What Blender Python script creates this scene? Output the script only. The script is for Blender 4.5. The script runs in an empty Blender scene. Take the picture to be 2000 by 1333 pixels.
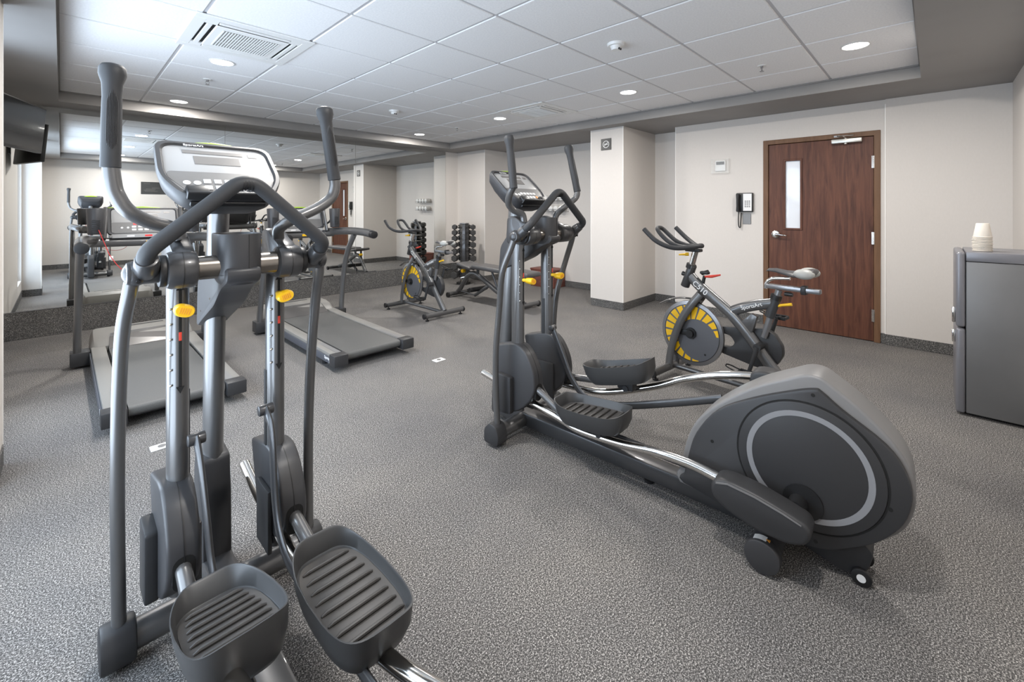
import bpy, bmesh, math, random
from mathutils import Vector, Matrix
random.seed(7)
C = bpy.context.scene.collection
PI = math.pi
# ---------------------------------------------------------------- camera, light, exposure
FPX = 851.5; HZ = 406.8; CAMZ = 1.309
cd = bpy.data.cameras.new('camera'); cam = bpy.data.objects.new('camera', cd); C.objects.link(cam)
cam.location = (0, 0, CAMZ); cam.rotation_euler = (PI/2, 0, math.radians(44.07-90))
cd.sensor_width = 36; cd.lens = 36*FPX/2000; cd.shift_y = -(666.5-HZ)/2000; cd.clip_start = .02
bpy.context.scene.camera = cam
w = bpy.data.worlds.new('world'); bpy.context.scene.world = w; w.use_nodes = True
w.node_tree.nodes['Background'].inputs[0].default_value = (.62, .78, 1, 1)
w.node_tree.nodes['Background'].inputs[1].default_value = 2.0
vs = bpy.context.scene.view_settings
vs.view_transform = 'Standard'; vs.look = 'None'; vs.gamma = 1; vs.use_curve_mapping = False
vs.exposure = 0.1
cy = bpy.context.scene.cycles
cy.max_bounces = 10; cy.diffuse_bounces = 6; cy.glossy_bounces = 6; cy.caustics_reflective = False; cy.caustics_refractive = False
cy.sample_clamp_indirect = 6
DOWNLIGHTS = [(.88, .40), (.88, 2.25), (.88, 4.035), (.88, 5.85), (3.91, .40), (3.91, 2.18), (3.91, 4.0), (3.88, 5.76)]
DL_POWER = 28
DL_COL = (1, .955, .90)
def area(name, loc, size, power, col, rot=(0, 0, 0), sy=None, shape='DISK', spread=PI):
    l = bpy.data.lights.new(name, 'AREA'); l.shape = shape; l.size = size
    if sy: l.size_y = sy
    l.energy = power; l.color = col; l.spread = spread
    o = bpy.data.objects.new(name, l); C.objects.link(o); o.location = loc; o.rotation_euler = rot
    return o
for i, (x, y) in enumerate(DOWNLIGHTS):
    area('downlight_lamp', (x, y, 2.452), .14, DL_POWER, DL_COL)
# daylight entering through the window of the left wall
area('window_daylight', (-.62, 2.0, 1.25), 2.7, 48, (.74, .87, 1), rot=(0, -PI/2, 0), sy=2.2, shape='RECTANGLE')
bpy.data.objects['window_daylight'].data.size = 2.0; bpy.data.objects['window_daylight'].data.size_y = 2.1

area('window_daylight_far', (-1.15, 3.95, 1.35), 1.9, 62, (.70, .84, 1), rot=(0, -PI/2, 0), sy=1.3, shape='RECTANGLE')
# added lamp tilted up outside, imitates ground bounce to brighten ceiling and soffit
area('ground_bounce_fill', (-1.35, 2.7, .35), 2.2, 85, (.76, .87, 1), rot=(0, math.radians(-128), 0), sy=4.6, shape='RECTANGLE')

# ---------------------------------------------------------------- materials
def mat(name, col, rough=.5, metal=0., spec=.5, coat=0., emit=None, es=0.):
    m = bpy.data.materials.new(name); m.use_nodes = True
    p = m.node_tree.nodes['Principled BSDF']
    p.inputs['Base Color'].default_value = (*col, 1); p.inputs['Roughness'].default_value = rough
    p.inputs['Metallic'].default_value = metal; p.inputs['Specular IOR Level'].default_value = spec
    p.inputs['Coat Weight'].default_value = coat
    if emit: p.inputs['Emission Color'].default_value = (*emit, 1); p.inputs['Emission Strength'].default_value = es
    return m
def nodes(m): return m.node_tree.nodes, m.node_tree.links, m.node_tree.nodes['Principled BSDF']
def noise_mix(m, c1, c2, scale, detail=2, lo=.4, hi=.6, stretch=(1, 1, 1), bump=0., bscale=None, coord='Object'):
    n, l, p = nodes(m)
    tc = n.new('ShaderNodeTexCoord'); mp = n.new('ShaderNodeMapping'); mp.inputs['Scale'].default_value = stretch
    l.new(tc.outputs[coord], mp.inputs[0])
    t = n.new('ShaderNodeTexNoise'); t.inputs['Scale'].default_value = scale; t.inputs['Detail'].default_value = detail
    l.new(mp.outputs[0], t.inputs[0])
    r = n.new('ShaderNodeValToRGB'); r.color_ramp.elements[0].position = lo; r.color_ramp.elements[1].position = hi
    r.color_ramp.elements[0].color = (*c1, 1); r.color_ramp.elements[1].color = (*c2, 1)
    l.new(t.outputs['Fac'], r.inputs[0]); l.new(r.outputs[0], p.inputs['Base Color'])
    if bump:
        b = n.new('ShaderNodeBump'); b.inputs['Strength'].default_value = bump; b.inputs['Distance'].default_value = .002
        l.new(t.outputs['Fac'], b.inputs['Height']); l.new(b.outputs[0], p.inputs['Normal'])
    return m
def speckle(name, dark, light, scale, th, rough=.75):
    m = mat(name, dark, rough, spec=.35); n, l, p = nodes(m)
    tc = n.new('ShaderNodeTexCoord')
    a = n.new('ShaderNodeTexNoise'); a.inputs['Scale'].default_value = scale; a.inputs['Detail'].default_value = 3; a.inputs['Roughness'].default_value = .7
    l.new(tc.outputs['Object'], a.inputs[0])
    r = n.new('ShaderNodeValToRGB'); e = r.color_ramp.elements
    e[0].position = th-.12; e[0].color = (*dark, 1); e[1].position = th+.10; e[1].color = (*light, 1)
    em = r.color_ramp.elements.new(th+.0); em.color = (*[.72*a_+.28*b_ for a_, b_ in zip(dark, light)], 1)
    l.new(a.outputs['Fac'], r.inputs[0])
    c = n.new('ShaderNodeTexNoise'); c.inputs['Scale'].default_value = scale*.62; c.inputs['Detail'].default_value = 2
    l.new(tc.outputs['Object'], c.inputs[0])
    ad = n.new('ShaderNodeMath'); ad.operation = 'MULTIPLY_ADD'; ad.inputs[1].default_value = .40; l.new(c.outputs['Fac'], ad.inputs[0])
    sb = n.new('ShaderNodeMath'); sb.operation = 'SUBTRACT'; sb.inputs[1].default_value = .20; l.new(a.outputs['Fac'], sb.inputs[0]); l.new(sb.outputs[0], ad.inputs[2])
    l.new(ad.outputs[0], r.inputs[0])
    b = n.new('ShaderNodeTexNoise'); b.inputs['Scale'].default_value = 1.6; b.inputs['Detail'].default_value = 4
    l.new(tc.outputs['Object'], b.inputs[0])
    r2 = n.new('ShaderNodeValToRGB'); r2.color_ramp.elements[0].position = .3; r2.color_ramp.elements[1].position = .7
    r2.color_ramp.elements[0].color = (.82, .82, .84, 1); r2.color_ramp.elements[1].color = (1.08, 1.06, 1.03, 1)
    l.new(b.outputs['Fac'], r2.inputs[0])
    mx = n.new('ShaderNodeMix'); mx.data_type = 'RGBA'; mx.blend_type = 'MULTIPLY'; mx.inputs[0].default_value = 1
    l.new(r.outputs[0], mx.inputs[6]); l.new(r2.outputs[0], mx.inputs[7]); l.new(mx.outputs[2], p.inputs['Base Color'])
    bp = n.new('ShaderNodeBump'); bp.inputs['Strength'].default_value = .25; bp.inputs['Distance'].default_value = .002
    l.new(a.outputs['Fac'], bp.inputs['Height']); l.new(bp.outputs[0], p.inputs['Normal'])
    return m
M = {}
M['floor'] = speckle('rubber_floor', (.036, .035, .035), (.60, .58, .56), 270, .552)
M['base'] = speckle('rubber_base', (.045, .045, .045), (.36, .35, .34), 200, .56)
M['wall'] = noise_mix(mat('wall_vinyl', (.6, .57, .54), .7, spec=.3), (.645, .608, .572), (.66, .622, .586), 90, 2, .3, .7, (1, 1, .4), .02)
M['tile'] = noise_mix(mat('ceiling_tile', (.7, .7, .71), .9, spec=.2), (.80, .80, .81), (.86, .86, .865), 90, 4, .35, .65, bump=.2)
M['grid'] = mat('ceiling_grid', (.5, .5, .52), .5)
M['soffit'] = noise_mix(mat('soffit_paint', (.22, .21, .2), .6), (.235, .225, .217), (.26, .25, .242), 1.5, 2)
M['mirror'] = mat('mirror_glass', (.88, .90, .895), .0, 1.0)
M['white'] = mat('white_plastic', (.78, .78, .77), .4)
M['trimwhite'] = mat('corner_bead', (.88, .86, .83), .4)
M['steel'] = mat('grey_powder_coat', (.135, .134, .135), .30, .5, coat=.3)
M['steel2'] = mat('dark_powder_coat', (.062, .062, .065), .34, .4, coat=.25)
M['warm'] = mat('bronze_axle', (.22, .20, .18), .25, .9)
M['plastic'] = mat('dark_plastic', (.040, .040, .043), .42, spec=.45)
M['plastic2'] = mat('charcoal_plastic', (.034, .034, .036), .45, spec=.4)
M['black'] = mat('black_plastic', (.012, .012, .013), .45)
M['grip'] = mat('rubber_grip', (.034, .035, .038), .55, spec=.4)
M['shroud'] = mat('shroud_grey', (.175, .172, .172), .42)
M['ring'] = mat('ring_grey', (.23, .235, .25), .4)
M['chrome'] = mat('chrome', (.72, .70, .67), .12, 1.0)
M['pedal'] = mat('pedal_plastic', (.045, .045, .046), .40)
M['pedal2'] = mat('pedal_tread', (.060, .057, .055), .45)
M['yellow'] = mat('yellow_plastic', (.85, .50, .01), .4)
M['red'] = mat('red_plastic', (.62, .05, .03), .4)
M['redled'] = mat('red_display', (.4, .02, .02), .4, emit=(1, .05, .05), es=.7)
M['green'] = mat('green_plastic', (.33, .50, .04), .35)
M['panel'] = mat('console_white', (.40, .40, .40), .35, spec=.3)
M['panelgrey'] = mat('console_grey', (.17, .165, .16), .3, coat=.4)
M['lcd'] = mat('lcd_grey', (.20, .19, .18), .25)
M['label'] = mat('white_print', (.8, .8, .8), .5)
M['orange'] = mat('orange_print', (.75, .30, .04), .5)
M['belt'] = noise_mix(mat('belt', (.05, .05, .05), .5), (.078, .078, .076), (.09, .09, .088), 200, 2)
M['rail'] = mat('treadmill_rail', (.20, .193, .18), .5)
M['railside'] = mat('treadmill_side', (.075, .08, .095), .45)
M['hood'] = mat('treadmill_hood', (.22, .213, .20), .45)
M['hooddark'] = mat('hood_window', (.10, .095, .092), .25, coat=.5)
M['wheelgrey'] = mat('flywheel_grey', (.13, .135, .15), .4, .3)
M['rimsteel'] = mat('flywheel_rim', (.30, .30, .31), .3, .8)
M['seatgrey'] = mat('saddle_grey', (.42, .42, .40), .45)
M['pad'] = mat('bench_vinyl', (.085, .083, .085), .38)
M['cabinet'] = noise_mix(mat('cabinet', (.17, .17, .17), .45, .2), (.178, .178, .18), (.186, .186, .188), 5, 2)
M['cabdoor'] = mat('cabinet_door', (.22, .22, .24), .35, .3)
M['box'] = noise_mix(mat('box_wood', (.17, .06, .045), .55), (.15, .05, .038), (.20, .07, .052), 8, 3, stretch=(1, 1, 6))
M['screen'] = mat('tv_screen', (.01, .01, .011), .12, coat=.3)
M['towel'] = noise_mix(mat('towel', (.8, .79, .77), .9), (.74, .73, .71), (.84, .83, .81), 120, 2, bump=.4)
M['wire'] = mat('wire', (.25, .25, .25), .3, .8)
M['cup'] = mat('paper_cup', (.70, .65, .58), .7)
M['glassy'] = mat('door_glass', (.80, .83, .88), .12, coat=.5)  # bright base colour stands in for the lit corridor behind the pane
M['lamp'] = mat('lamp_glow', (1, 1, 1), .5, emit=(1, .97, .93), es=14)
M['cord'] = mat('red_cord', (.60, .03, .03), .5)
M['dbell'] = mat('dumbbell_rubber', (.045, .044, .044), .5)
M['dark'] = mat('dark_void', (.004, .004, .004), .8)
M['sign'] = mat('dark_sign', (.045, .045, .045), .4)
m = mat('clear_acrylic', (.85, .87, .85), .15); m.node_tree.nodes['Principled BSDF'].inputs['Alpha'].default_value = .10; M['clear'] = m
M['silver'] = mat('brushed_silver', (.55, .54, .50), .38, .8)
# door wood: grain stretched along z
def wood(name, a, b, c):
    m = mat(name, a, .5, spec=.3); n, l, p = nodes(m)
    tc = n.new('ShaderNodeTexCoord'); mp = n.new('ShaderNodeMapping'); mp.inputs['Scale'].default_value = (1, 9, .7)
    l.new(tc.outputs['Object'], mp.inputs[0])
    t = n.new('ShaderNodeTexNoise'); t.inputs['Scale'].default_value = 3.2; t.inputs['Detail'].default_value = 8; t.inputs['Roughness'].default_value = .62; t.inputs['Distortion'].default_value = .6
    l.new(mp.outputs[0], t.inputs[0])
    r = n.new('ShaderNodeValToRGB'); e = r.color_ramp.elements
    e[0].position = .30; e[0].color = (*a, 1); e[1].position = .72; e[1].color = (*c, 1)
    x = r.color_ramp.elements.new(.5); x.color = (*b, 1)
    l.new(t.outputs['Fac'], r.inputs[0]); l.new(r.outputs[0], p.inputs['Base Color'])
    return m
M['wood'] = wood('door_wood', (.058, .022, .014), (.110, .043, .026), (.165, .066, .038))
M['jamb'] = wood('jamb_wood', (.12, .062, .032), (.16, .085, .045), (.19, .10, .055))

# ---------------------------------------------------------------- mesh helpers
def rr(w, h, r, n=5, cx=0, cy=0):
    r = min(r, w/2-1e-5, h/2-1e-5); P = []
    for qx, qy, a0 in ((1, 1, 0), (-1, 1, 90), (-1, -1, 180), (1, -1, 270)):
        for i in range(n+1):
            a = math.radians(a0+90*i/n); P.append((cx+qx*(w/2-r)+r*math.cos(a), cy+qy*(h/2-r)+r*math.sin(a)))
    return P
def spline(P, k=6):
    if len(P) < 3 or k < 2: return [Vector(p) for p in P]
    V = [Vector(p) for p in P]; V = [2*V[0]-V[1]]+V+[2*V[-1]-V[-2]]; out = []
    for i in range(1, len(V)-2):
        a, b, c, d = V[i-1:i+3]
        for j in range(k):
            t = j/k
            out.append(.5*((2*b)+(c-a)*t+(2*a-5*b+4*c-d)*t*t+(3*b-a-3*c+d)*t**3))
    out.append(V[-2]); return out
def fillet(P, r, n=5, closed=False):
    V = [Vector(p) for p in P]; out = []; N = len(V)
    for i in range(N):
        if not closed and i in (0, N-1): out.append(V[i]); continue
        a, b, c = V[i-1], V[i], V[(i+1) % N]
        d1, d2 = (a-b), (c-b); q = min(r, d1.length*.48, d2.length*.48)
        s, e = b+d1.normalized()*q, b+d2.normalized()*q
        for j in range(n+1):
            t = j/n; out.append(s*(1-t)**2+b*2*t*(1-t)+e*t*t)
    return out
class G:
    def __init__(s): s.bm = bmesh.new(); s.X = None
    def add(s, t, mtx=None):
        if mtx is not None: t.transform(mtx)
        if s.X is not None: t.transform(s.X)
        me = bpy.data.meshes.new('tmp'); t.to_mesh(me); t.free(); s.bm.from_mesh(me); bpy.data.meshes.remove(me); return s
    def box(s, a, b, r=0., seg=2):
        t = bmesh.new(); bmesh.ops.create_cube(t, size=1)
        c = [(a[i]+b[i])/2 for i in range(3)]; d = [abs(b[i]-a[i]) for i in range(3)]
        t.transform(Matrix.Translation(c) @ Matrix.Diagonal((*d, 1)))
        if r: bmesh.ops.bevel(t, geom=list(t.edges), offset=min(r, min(d)*.49), segments=seg, profile=.5, affect='EDGES')
        return s.add(t)
    def prism(s, P, a, b, axis='v', r=0., seg=2, flat=False):
        # P: 2-D outline; axis 'v': (u,z) swept in v; 'z': (u,v) swept in z; 'u': (v,z) swept in u
        t = bmesh.new()
        f = {'v': lambda p, k: (p[0], k, p[1]), 'z': lambda p, k: (p[0], p[1], k), 'u': lambda p, k: (k, p[0], p[1])}[axis]
        A = [t.verts.new(f(p, a)) for p in P]; B = [t.verts.new(f(p, b)) for p in P]; n = len(P)
        fa = t.faces.new(A); fb = t.faces.new(B[::-1])
        for i in range(n): t.faces.new((A[i], B[i], B[(i+1) % n], A[(i+1) % n]))
        bmesh.ops.recalc_face_normals(t, faces=list(t.faces))
        if r:
            E = list(fa.edges)+list(fb.edges)
            bmesh.ops.bevel(t, geom=E, offset=r, segments=seg, profile=.5, affect='EDGES', clamp_overlap=True)
        return s.add(t)
    def loft(s, rings, cap=True):
        t = bmesh.new(); R = [[t.verts.new(p) for p in ring] for ring in rings]; n = len(R[0])
        for A, B in zip(R, R[1:]):
            for i in range(n): t.faces.new((A[i], A[(i+1) % n], B[(i+1) % n], B[i]))
        if cap: t.faces.new(R[0][::-1]); t.faces.new(R[-1])
        bmesh.ops.recalc_face_normals(t, faces=list(t.faces))
        return s.add(t)
    def tube(s, P, r, n=14, k=0, up=None, ry=None, cap=True):
        V = spline(P, k) if k else [Vector(p) for p in P]
        m = len(V); rs = r if isinstance(r, (list, tuple)) else None
        t0 = (V[1]-V[0]).normalized(); ref = Vector(up) if up else (Vector((0, 0, 1)) if abs(t0.z) < .9 else Vector((0, 1, 0)))
        x = (ref-t0*ref.dot(t0)).normalized(); rings = []
        for i in range(m):
            tt = (V[min(i+1, m-1)]-V[max(i-1, 0)]).normalized()
            x = (x-tt*x.dot(tt)).normalized() if not up else (Vector(up)-tt*Vector(up).dot(tt)).normalized()
            y = tt.cross(x)
            if rs:
                q = i/(m-1)*(len(rs)-1); j = min(int(q), len(rs)-2); rad = rs[j]*(1-(q-j))+rs[j+1]*(q-j)
            else: rad = r
            yy = rad if ry is None else rad*ry
            rings.append([V[i]+x*rad*math.cos(2*PI*a/n)+y*yy*math.sin(2*PI*a/n) for a in range(n)])
        return s.loft(rings, cap)
    def cyl(s, a, b, r, n=20, r2=None, bev=0.):
        a, b = Vector(a), Vector(b); L = (b-a).length; r2 = r if r2 is None else r2
        if bev:
            d = (b-a)/L; return s.tube([a, a+d*1e-5, a+d*bev, b-d*bev, b-d*1e-5, b], [r-bev, r-bev, r, r2, r2-bev, r2-bev], n) if False else s._cylb(a, b, r, r2, n, bev)
        return s.tube([a, b], [r, r2], n)
    def _cylb(s, a, b, r, r2, n, bev):
        d = (b-a).normalized(); ref = Vector((0, 0, 1)) if abs(d.z) < .9 else Vector((0, 1, 0))
        x = (ref-d*ref.dot(d)).normalized(); y = d.cross(x)
        R = []
        for p, q in ((a, r-bev), (a+d*bev*.3, r-bev*.3), (a+d*bev, r), (b-d*bev, r2), (b-d*bev*.3, r2-bev*.3), (b, r2-bev)):
            R.append([p+x*q*math.cos(2*PI*i/n)+y*q*math.sin(2*PI*i/n) for i in range(n)])
        return s.loft(R)
    def ball(s, c, r, n=16, sc=(1, 1, 1)):
        t = bmesh.new(); bmesh.ops.create_uvsphere(t, u_segments=n, v_segments=n//2+2, radius=r)
        return s.add(t, Matrix.Translation(c) @ Matrix.Diagonal((*sc, 1)))
    def ringdisc(s, c, r1, r2, y0, y1, n=48):
        # annulus in the u-z plane, swept in v
        R = []
        for rad, y in ((r1, y0), (r2, y0), (r2, y1), (r1, y1), (r1, y0)):
            R.append([(c[0]+rad*math.cos(2*PI*i/n), y, c[1]+rad*math.sin(2*PI*i/n)) for i in range(n)])
        return s.loft(R, cap=False)
    def mesh(s, name, smooth=True, ang=38):
        me = bpy.data.meshes.new(name); s.bm.to_mesh(me); s.bm.free()
        if smooth:
            me.polygons.foreach_set('use_smooth', [True]*len(me.polygons)); me.set_sharp_from_angle(angle=math.radians(ang))
        return me
    def go(s, name, m, parent=None, smooth=True, label=None, ang=38):
        me = s.mesh(name, smooth, ang); me.materials.append(M[m] if isinstance(m, str) else m)
        o = bpy.data.objects.new(name, me); C.objects.link(o)
        if parent: o.parent = parent
        if label: o['label'] = label
        return o
def tag(o, label, cat, group=None):
    o['label'] = label; o['category'] = cat
    if group: o['group'] = group
    return o
def thing(name, label, cat, loc=(0, 0, 0), th=0, group=None):
    o = bpy.data.objects.new(name, None); C.objects.link(o); o.location = loc; o.rotation_euler = (0, 0, math.radians(th))
    return tag(o, label, cat, group)
def struct(o): o['kind'] = 'structure'; return o
def dup(root, label, loc=None, rz=None):
    def cp(o, par):
        c = o.copy(); C.objects.link(c); c.parent = par
        for ch in list(o.children): cp(ch, c)
        return c
    r = cp(root, None); r['label'] = label
    if loc: r.location = loc
    if rz is not None: r.rotation_euler = (0, 0, rz)
    return r
def text(s, name, m, parent, o, xdir, ydir, size, ext=.0006, align='CENTER', shear=0, label=None):
    cu = bpy.data.curves.new('t', 'FONT'); cu.body = s; cu.size = size; cu.extrude = ext; cu.align_x = align; cu.align_y = 'CENTER'; cu.shear = shear; cu.offset = size*.012
    ob = bpy.data.objects.new('t', cu); C.objects.link(ob); bpy.context.view_layer.update()
    me = bpy.data.meshes.new_from_object(ob.evaluated_get(bpy.context.evaluated_depsgraph_get())); bpy.data.objects.remove(ob); me.name = name
    x = Vector(xdir).normalized(); y = Vector(ydir); y = (y-x*y.dot(x)).normalized(); z = x.cross(y)
    mt = Matrix((x, y, z)).transposed().to_4x4(); mt.translation = Vector(o); me.transform(mt)
    me.materials.clear(); me.materials.append(M[m]); q = bpy.data.objects.new(name, me); C.objects.link(q); q.parent = parent
    return q

# ---------------------------------------------------------------- room
XL, XR, YN, YF = -.41, 5.52, -.47, 6.53
XB = 5.86; ZS = 2.355; ZT = 2.461
struct(G().box((XL-.3, YN-.1, -.1), (XB+.1, YF+.1, 0)).go('floor', 'floor', smooth=False))
# soffit: ring below the tiled recess
RX0, RX1, RY0, RY1 = -.022, 4.785, .075, 6.155
g = G()
g.box((XL-.1, YN-.1, ZS), (RX0, YF+.1, ZT+.1)); g.box((RX1, YN-.1, ZS), (XB+.1, YF+.1, ZT+.1))
g.box((RX0, YN-.1, ZS), (RX1, RY0, ZT+.1)); g.box((RX0, RY1, ZS), (RX1, YF+.1, ZT+.1))
struct(g.go('ceiling_soffit', 'soffit', smooth=False))
g = G()   # light angle trim at the top of the recess
for a, b in (((RX0, RY0, ZT-.012), (RX0+.012, RY1, ZT+.01)), ((RX1-.012, RY0, ZT-.012), (RX1, RY1, ZT+.01)), ((RX0, RY0, ZT-.012), (RX1, RY0+.012, ZT+.01)), ((RX0, RY1-.012, ZT-.012), (RX1, RY1, ZT+.01))): g.box(a, b)
struct(g.go('trim_1', 'soffit', smooth=False))
ceil = struct(G().box((RX0, RY0, ZT+.02), (RX1, RY1, ZT+.06)).go('ceiling', 'tile', smooth=False))
GX = [RX0]+[-.022+.61*i for i in range(1, 8)]+[RX1]
GY = [RY0]+[.055+.61*i for i in range(1, 10)]+[RY1]
tm = {}
for i in range(8):
    for j in range(10):
        x0, x1, y0, y1 = GX[i]+.009, GX[i+1]-.009, GY[j]+.009, GY[j+1]-.009
        if (i, j) in ((1, 5), (6, 5)): continue
        k = (round(x1-x0, 4), round(y1-y0, 4))
        if k not in tm:
            me = G().box((-k[0]/2, -k[1]/2, 0), (k[0]/2, k[1]/2, .02), .004, 1).mesh('ceiling_tile', False); me.materials.append(M['tile']); tm[k] = me
        o = bpy.data.objects.new('ceiling_tile', tm[k]); C.objects.link(o); o.parent = ceil; o.location = ((x0+x1)/2, (y0+y1)/2, ZT)
for x in GX[1:-1]: G().box((x-.012, RY0, ZT+.006), (x+.012, RY1, ZT+.019)).go('grid_bar', 'grid', ceil, False)
for y in GY[1:-1]: G().box((RX0, y-.012, ZT+.0065), (RX1, y+.012, ZT+.0185)).go('grid_bar', 'grid', ceil, False)
# walls
g = G(); WX = XL-.12   # left wall with the window opening
WY0, WY1, WZ0, WZ1 = .95, 3.05, .25, 2.25
g.box((WX, YN-.1, 0), (XL, WY0, ZS)); g.box((WX, WY1, 0), (XL, 3.47, ZS)); g.box((WX, 4.25, 0), (XL, YF+.1, ZS)); g.box((WX, 3.47, 0), (XL, 4.25, WZ0)); g.box((WX, 3.47, WZ1+.05), (XL, 4.25, ZS)); g.box((WX, WY0, 0), (XL, WY1, WZ0)); g.box((WX, WY0, WZ1), (XL, WY1, ZS))
struct(g.go('wall_left', 'wall', smooth=False))
g = G()
for y in (WY0, 1.98, WY1-.04): g.box((WX+.02, y, WZ0), (WX+.07, y+.04, WZ1))
for z in (WZ0, WZ1-.04): g.box((WX+.02, WY0, z), (WX+.07, WY1, z+.04))
wn = struct(g.go('window_1', 'white', smooth=False))
g = G()
for y in (3.47, 4.21): g.box((WX+.02, y, WZ0), (WX+.07, y+.04, WZ1+.05))
for z in (WZ0, WZ1+.01): g.box((WX+.02, 3.47, z), (WX+.07, 4.25, z+.04))
struct(g.go('window_2', 'white', smooth=False))
G().box((XL-.05, 3.12, 0), (-.212, 3.42, ZS-.001)).go('wall_column_left', 'wall', smooth=False)['kind'] = 'structure'
struct(G().box((XL-.3, YF, 0), (XB+.1, YF+.1, ZS)).go('wall_back', 'wall', smooth=False))
struct(G().box((XL-.3, YN-.1, 0), (XB+.1, YN, ZS)).go('wall_front', 'wall', smooth=False))
struct(G().box((XB, YN, 0), (XB+.1, YF, ZS)).go('wall_right', 'wall', smooth=False))
DY0, DY1, DZ = .372, 1.386, 2.068      # door frame outside
g = G(); g.box((XR, .335, 0), (XB, DY0+.012, ZS)); g.box((XR, DY1-.012, 0), (XB, 2.40, ZS)); g.box((XR, DY0+.012, DZ-.012), (XB, DY1-.012, ZS)); g.box((XR-.022, YN, 0), (XB, .335, ZS))
struct(g.go('wall_door', 'wall', smooth=False))
struct(G().box((4.975, 2.845, 0), (XB, 3.33, ZS)).go('wall_pillar', 'wall', smooth=False))
struct(G().box((5.255, 5.765, 0), (XB, YF, ZS)).go('wall_pillar_far', 'wall', smooth=False))
# rubber base
def base(name, segs, h=.10, t=.006):
    g = G()
    for (x0, y0, x1, y1) in segs: g.box((min(x0, x1)-(t if x0 == x1 else 0), min(y0, y1)-(t if y0 == y1 else 0), .0005), (max(x0, x1)+(t if x0 == x1 else 0), max(y0, y1)+(t if y0 == y1 else 0), h), .003, 1)
    return struct(g.go(name, 'base', smooth=False))
base('baseboard_left', [(XL, YN, XL, YF), (-.212, 3.12, -.212, 3.42), (XL, 3.42, -.212, 3.42), (XL, 3.12, -.212, 3.12)])
base('baseboard_back', [(XL, YF, 5.255, YF)], .275, .010)
base('baseboard_front', [(XL, YN, XR, YN)])
base('baseboard_right', [(XB, 2.40, XB, 2.845), (XB, 3.33, XB, 5.765), (XR, DY1, XR, 2.40), (XR, 2.40, XB, 2.40), (4.975, 2.845, 4.975, 3.33), (4.975, 2.845, XB, 2.845), (4.975, 3.33, XB, 3.33), (5.255, 5.765, 5.255, YF), (5.255, 5.765, XB, 5.765), (XR-.022, YN, XR-.022, .335), (XR, .335, XR, DY0)])
# white corner beads and top ledge of the back base
for k, (x, y, z0) in enumerate([(4.975, 2.845, .1), (4.975, 3.33, .1), (XR, 2.40, .1), (XR-.022, .335, .1), (5.255, 5.765, .1), (-.212, 3.42, .1)]):
    struct(G().box((x-.004, y-.004, z0), (x+.005, y+.005, 2.31 if k == 3 else ZS), .002, 1).go('trim_%d' % (k+2), 'trimwhite', smooth=False))
struct(G().box((XL, YF-.012, .274), (4.965, YF, .279)).go('trim_9', 'rimsteel', smooth=False))

# mirror panels
MX = [XL+.002, 1.454, 3.21, 4.965]
for i, lab in enumerate(['frameless mirror panel behind the left treadmill, reaching the left corner', 'middle frameless mirror panel behind the right treadmill', 'rightmost frameless mirror panel behind the far exercise bike, next to the pale wall']):
    tag(G().box((MX[i]+.0015, YF-.006, .28), (MX[i+1]-.0015, YF, ZS-.001)).go('mirror_panel', 'mirror', smooth=False), lab, 'mirror', 'mirror panels along the back wall')

# door
d = bpy.data.objects.new('door_1', None); C.objects.link(d); d.location = (XR, .879, 0); struct(d)
g = G(); g.box((-.012, DY0-.879, 0), (.10, .422-.879, DZ), .003, 1); g.box((-.012, 1.336-.879, 0), (.10, DY1-.879, DZ), .003, 1); g.box((-.0121, DY0-.879, DZ-.05), (.10, DY1-.879, DZ), .003, 1)
g.box((.052, -.457, 0), (.10, -.44, DZ-.04)); g.box((.052, .44, 0), (.10, .457, DZ-.04))
g.go('door_frame', 'jamb', d, False)
LY0, LY1 = -.453, .453
g = G(); wy0, wy1, wz0, wz1 = .155, .293, 1.092, 1.823
g.box((.004, LY0, .008), (.048, wy0, 2.012)); g.box((.004, wy1, .008), (.048, LY1, 2.012)); g.box((.004, wy0, .008), (.048, wy1, wz0)); g.box((.004, wy0, wz1), (.048, wy1, 2.012))
leaf = g.go('door_leaf', 'wood', d, False)
g = G(); b = .02
g.box((-.006, wy0-b, wz0-b), (.01, wy0, wz1+b), .003, 1); g.box((-.006, wy1, wz0-b), (.01, wy1+b, wz1+b), .003, 1); g.box((-.0061, wy0-b, wz0-b), (.01, wy1+b, wz0), .003, 1); g.box((-.0061, wy0-b, wz1), (.01, wy1+b, wz1+b), .003, 1)
g.go('window_bead', 'wood', leaf, False)
G().box((.02, wy0-.004, wz0-.004), (.028, wy1+.004, wz1+.004)).go('window_pane', 'glassy', leaf, False)
for z in (.258, 1.014, 1.762):
    G().cyl((-.008, -.457, z-.06), (-.008, -.457, z+.06), .0085, 12).box((-.006, -.475, z-.06), (.0, -.44, z+.06)).go('hinge', 'chrome', d)
g = G().cyl((.004, .385, 1.02), (-.012, .385, 1.02), .040, 28, bev=.004).cyl((-.01, .385, 1.02), (-.05, .385, 1.02), .012, 14).tube([(-.048, .39, 1.02), (-.05, .36, 1.02), (-.046, .30, 1.012), (-.042, .275, 1.008)], [.011, .011, .009, .007], 12, 4)
g.go('door_handle', 'chrome', d, label='silver lever handle')
g = G().box((-.055, -.37, 1.965), (.003, -.125, 2.008), .006).cyl((-.03, -.24, 1.955), (-.03, -.24, 2.012), .014)
cl = g.go('door_closer', 'silver', d, label='silver door closer')
G().tube([(-.03, -.24, 2.015), (-.06, -.22, 2.035), (-.02, -.17, 2.04)], .006, 8).tube([(-.02, -.30, 2.04), (-.06, -.22, 2.036)], .006, 8).box((-.02, -.19, 2.03), (.0, -.14, 2.05), .002, 1).go('closer_arm', 'chrome', cl)

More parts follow.
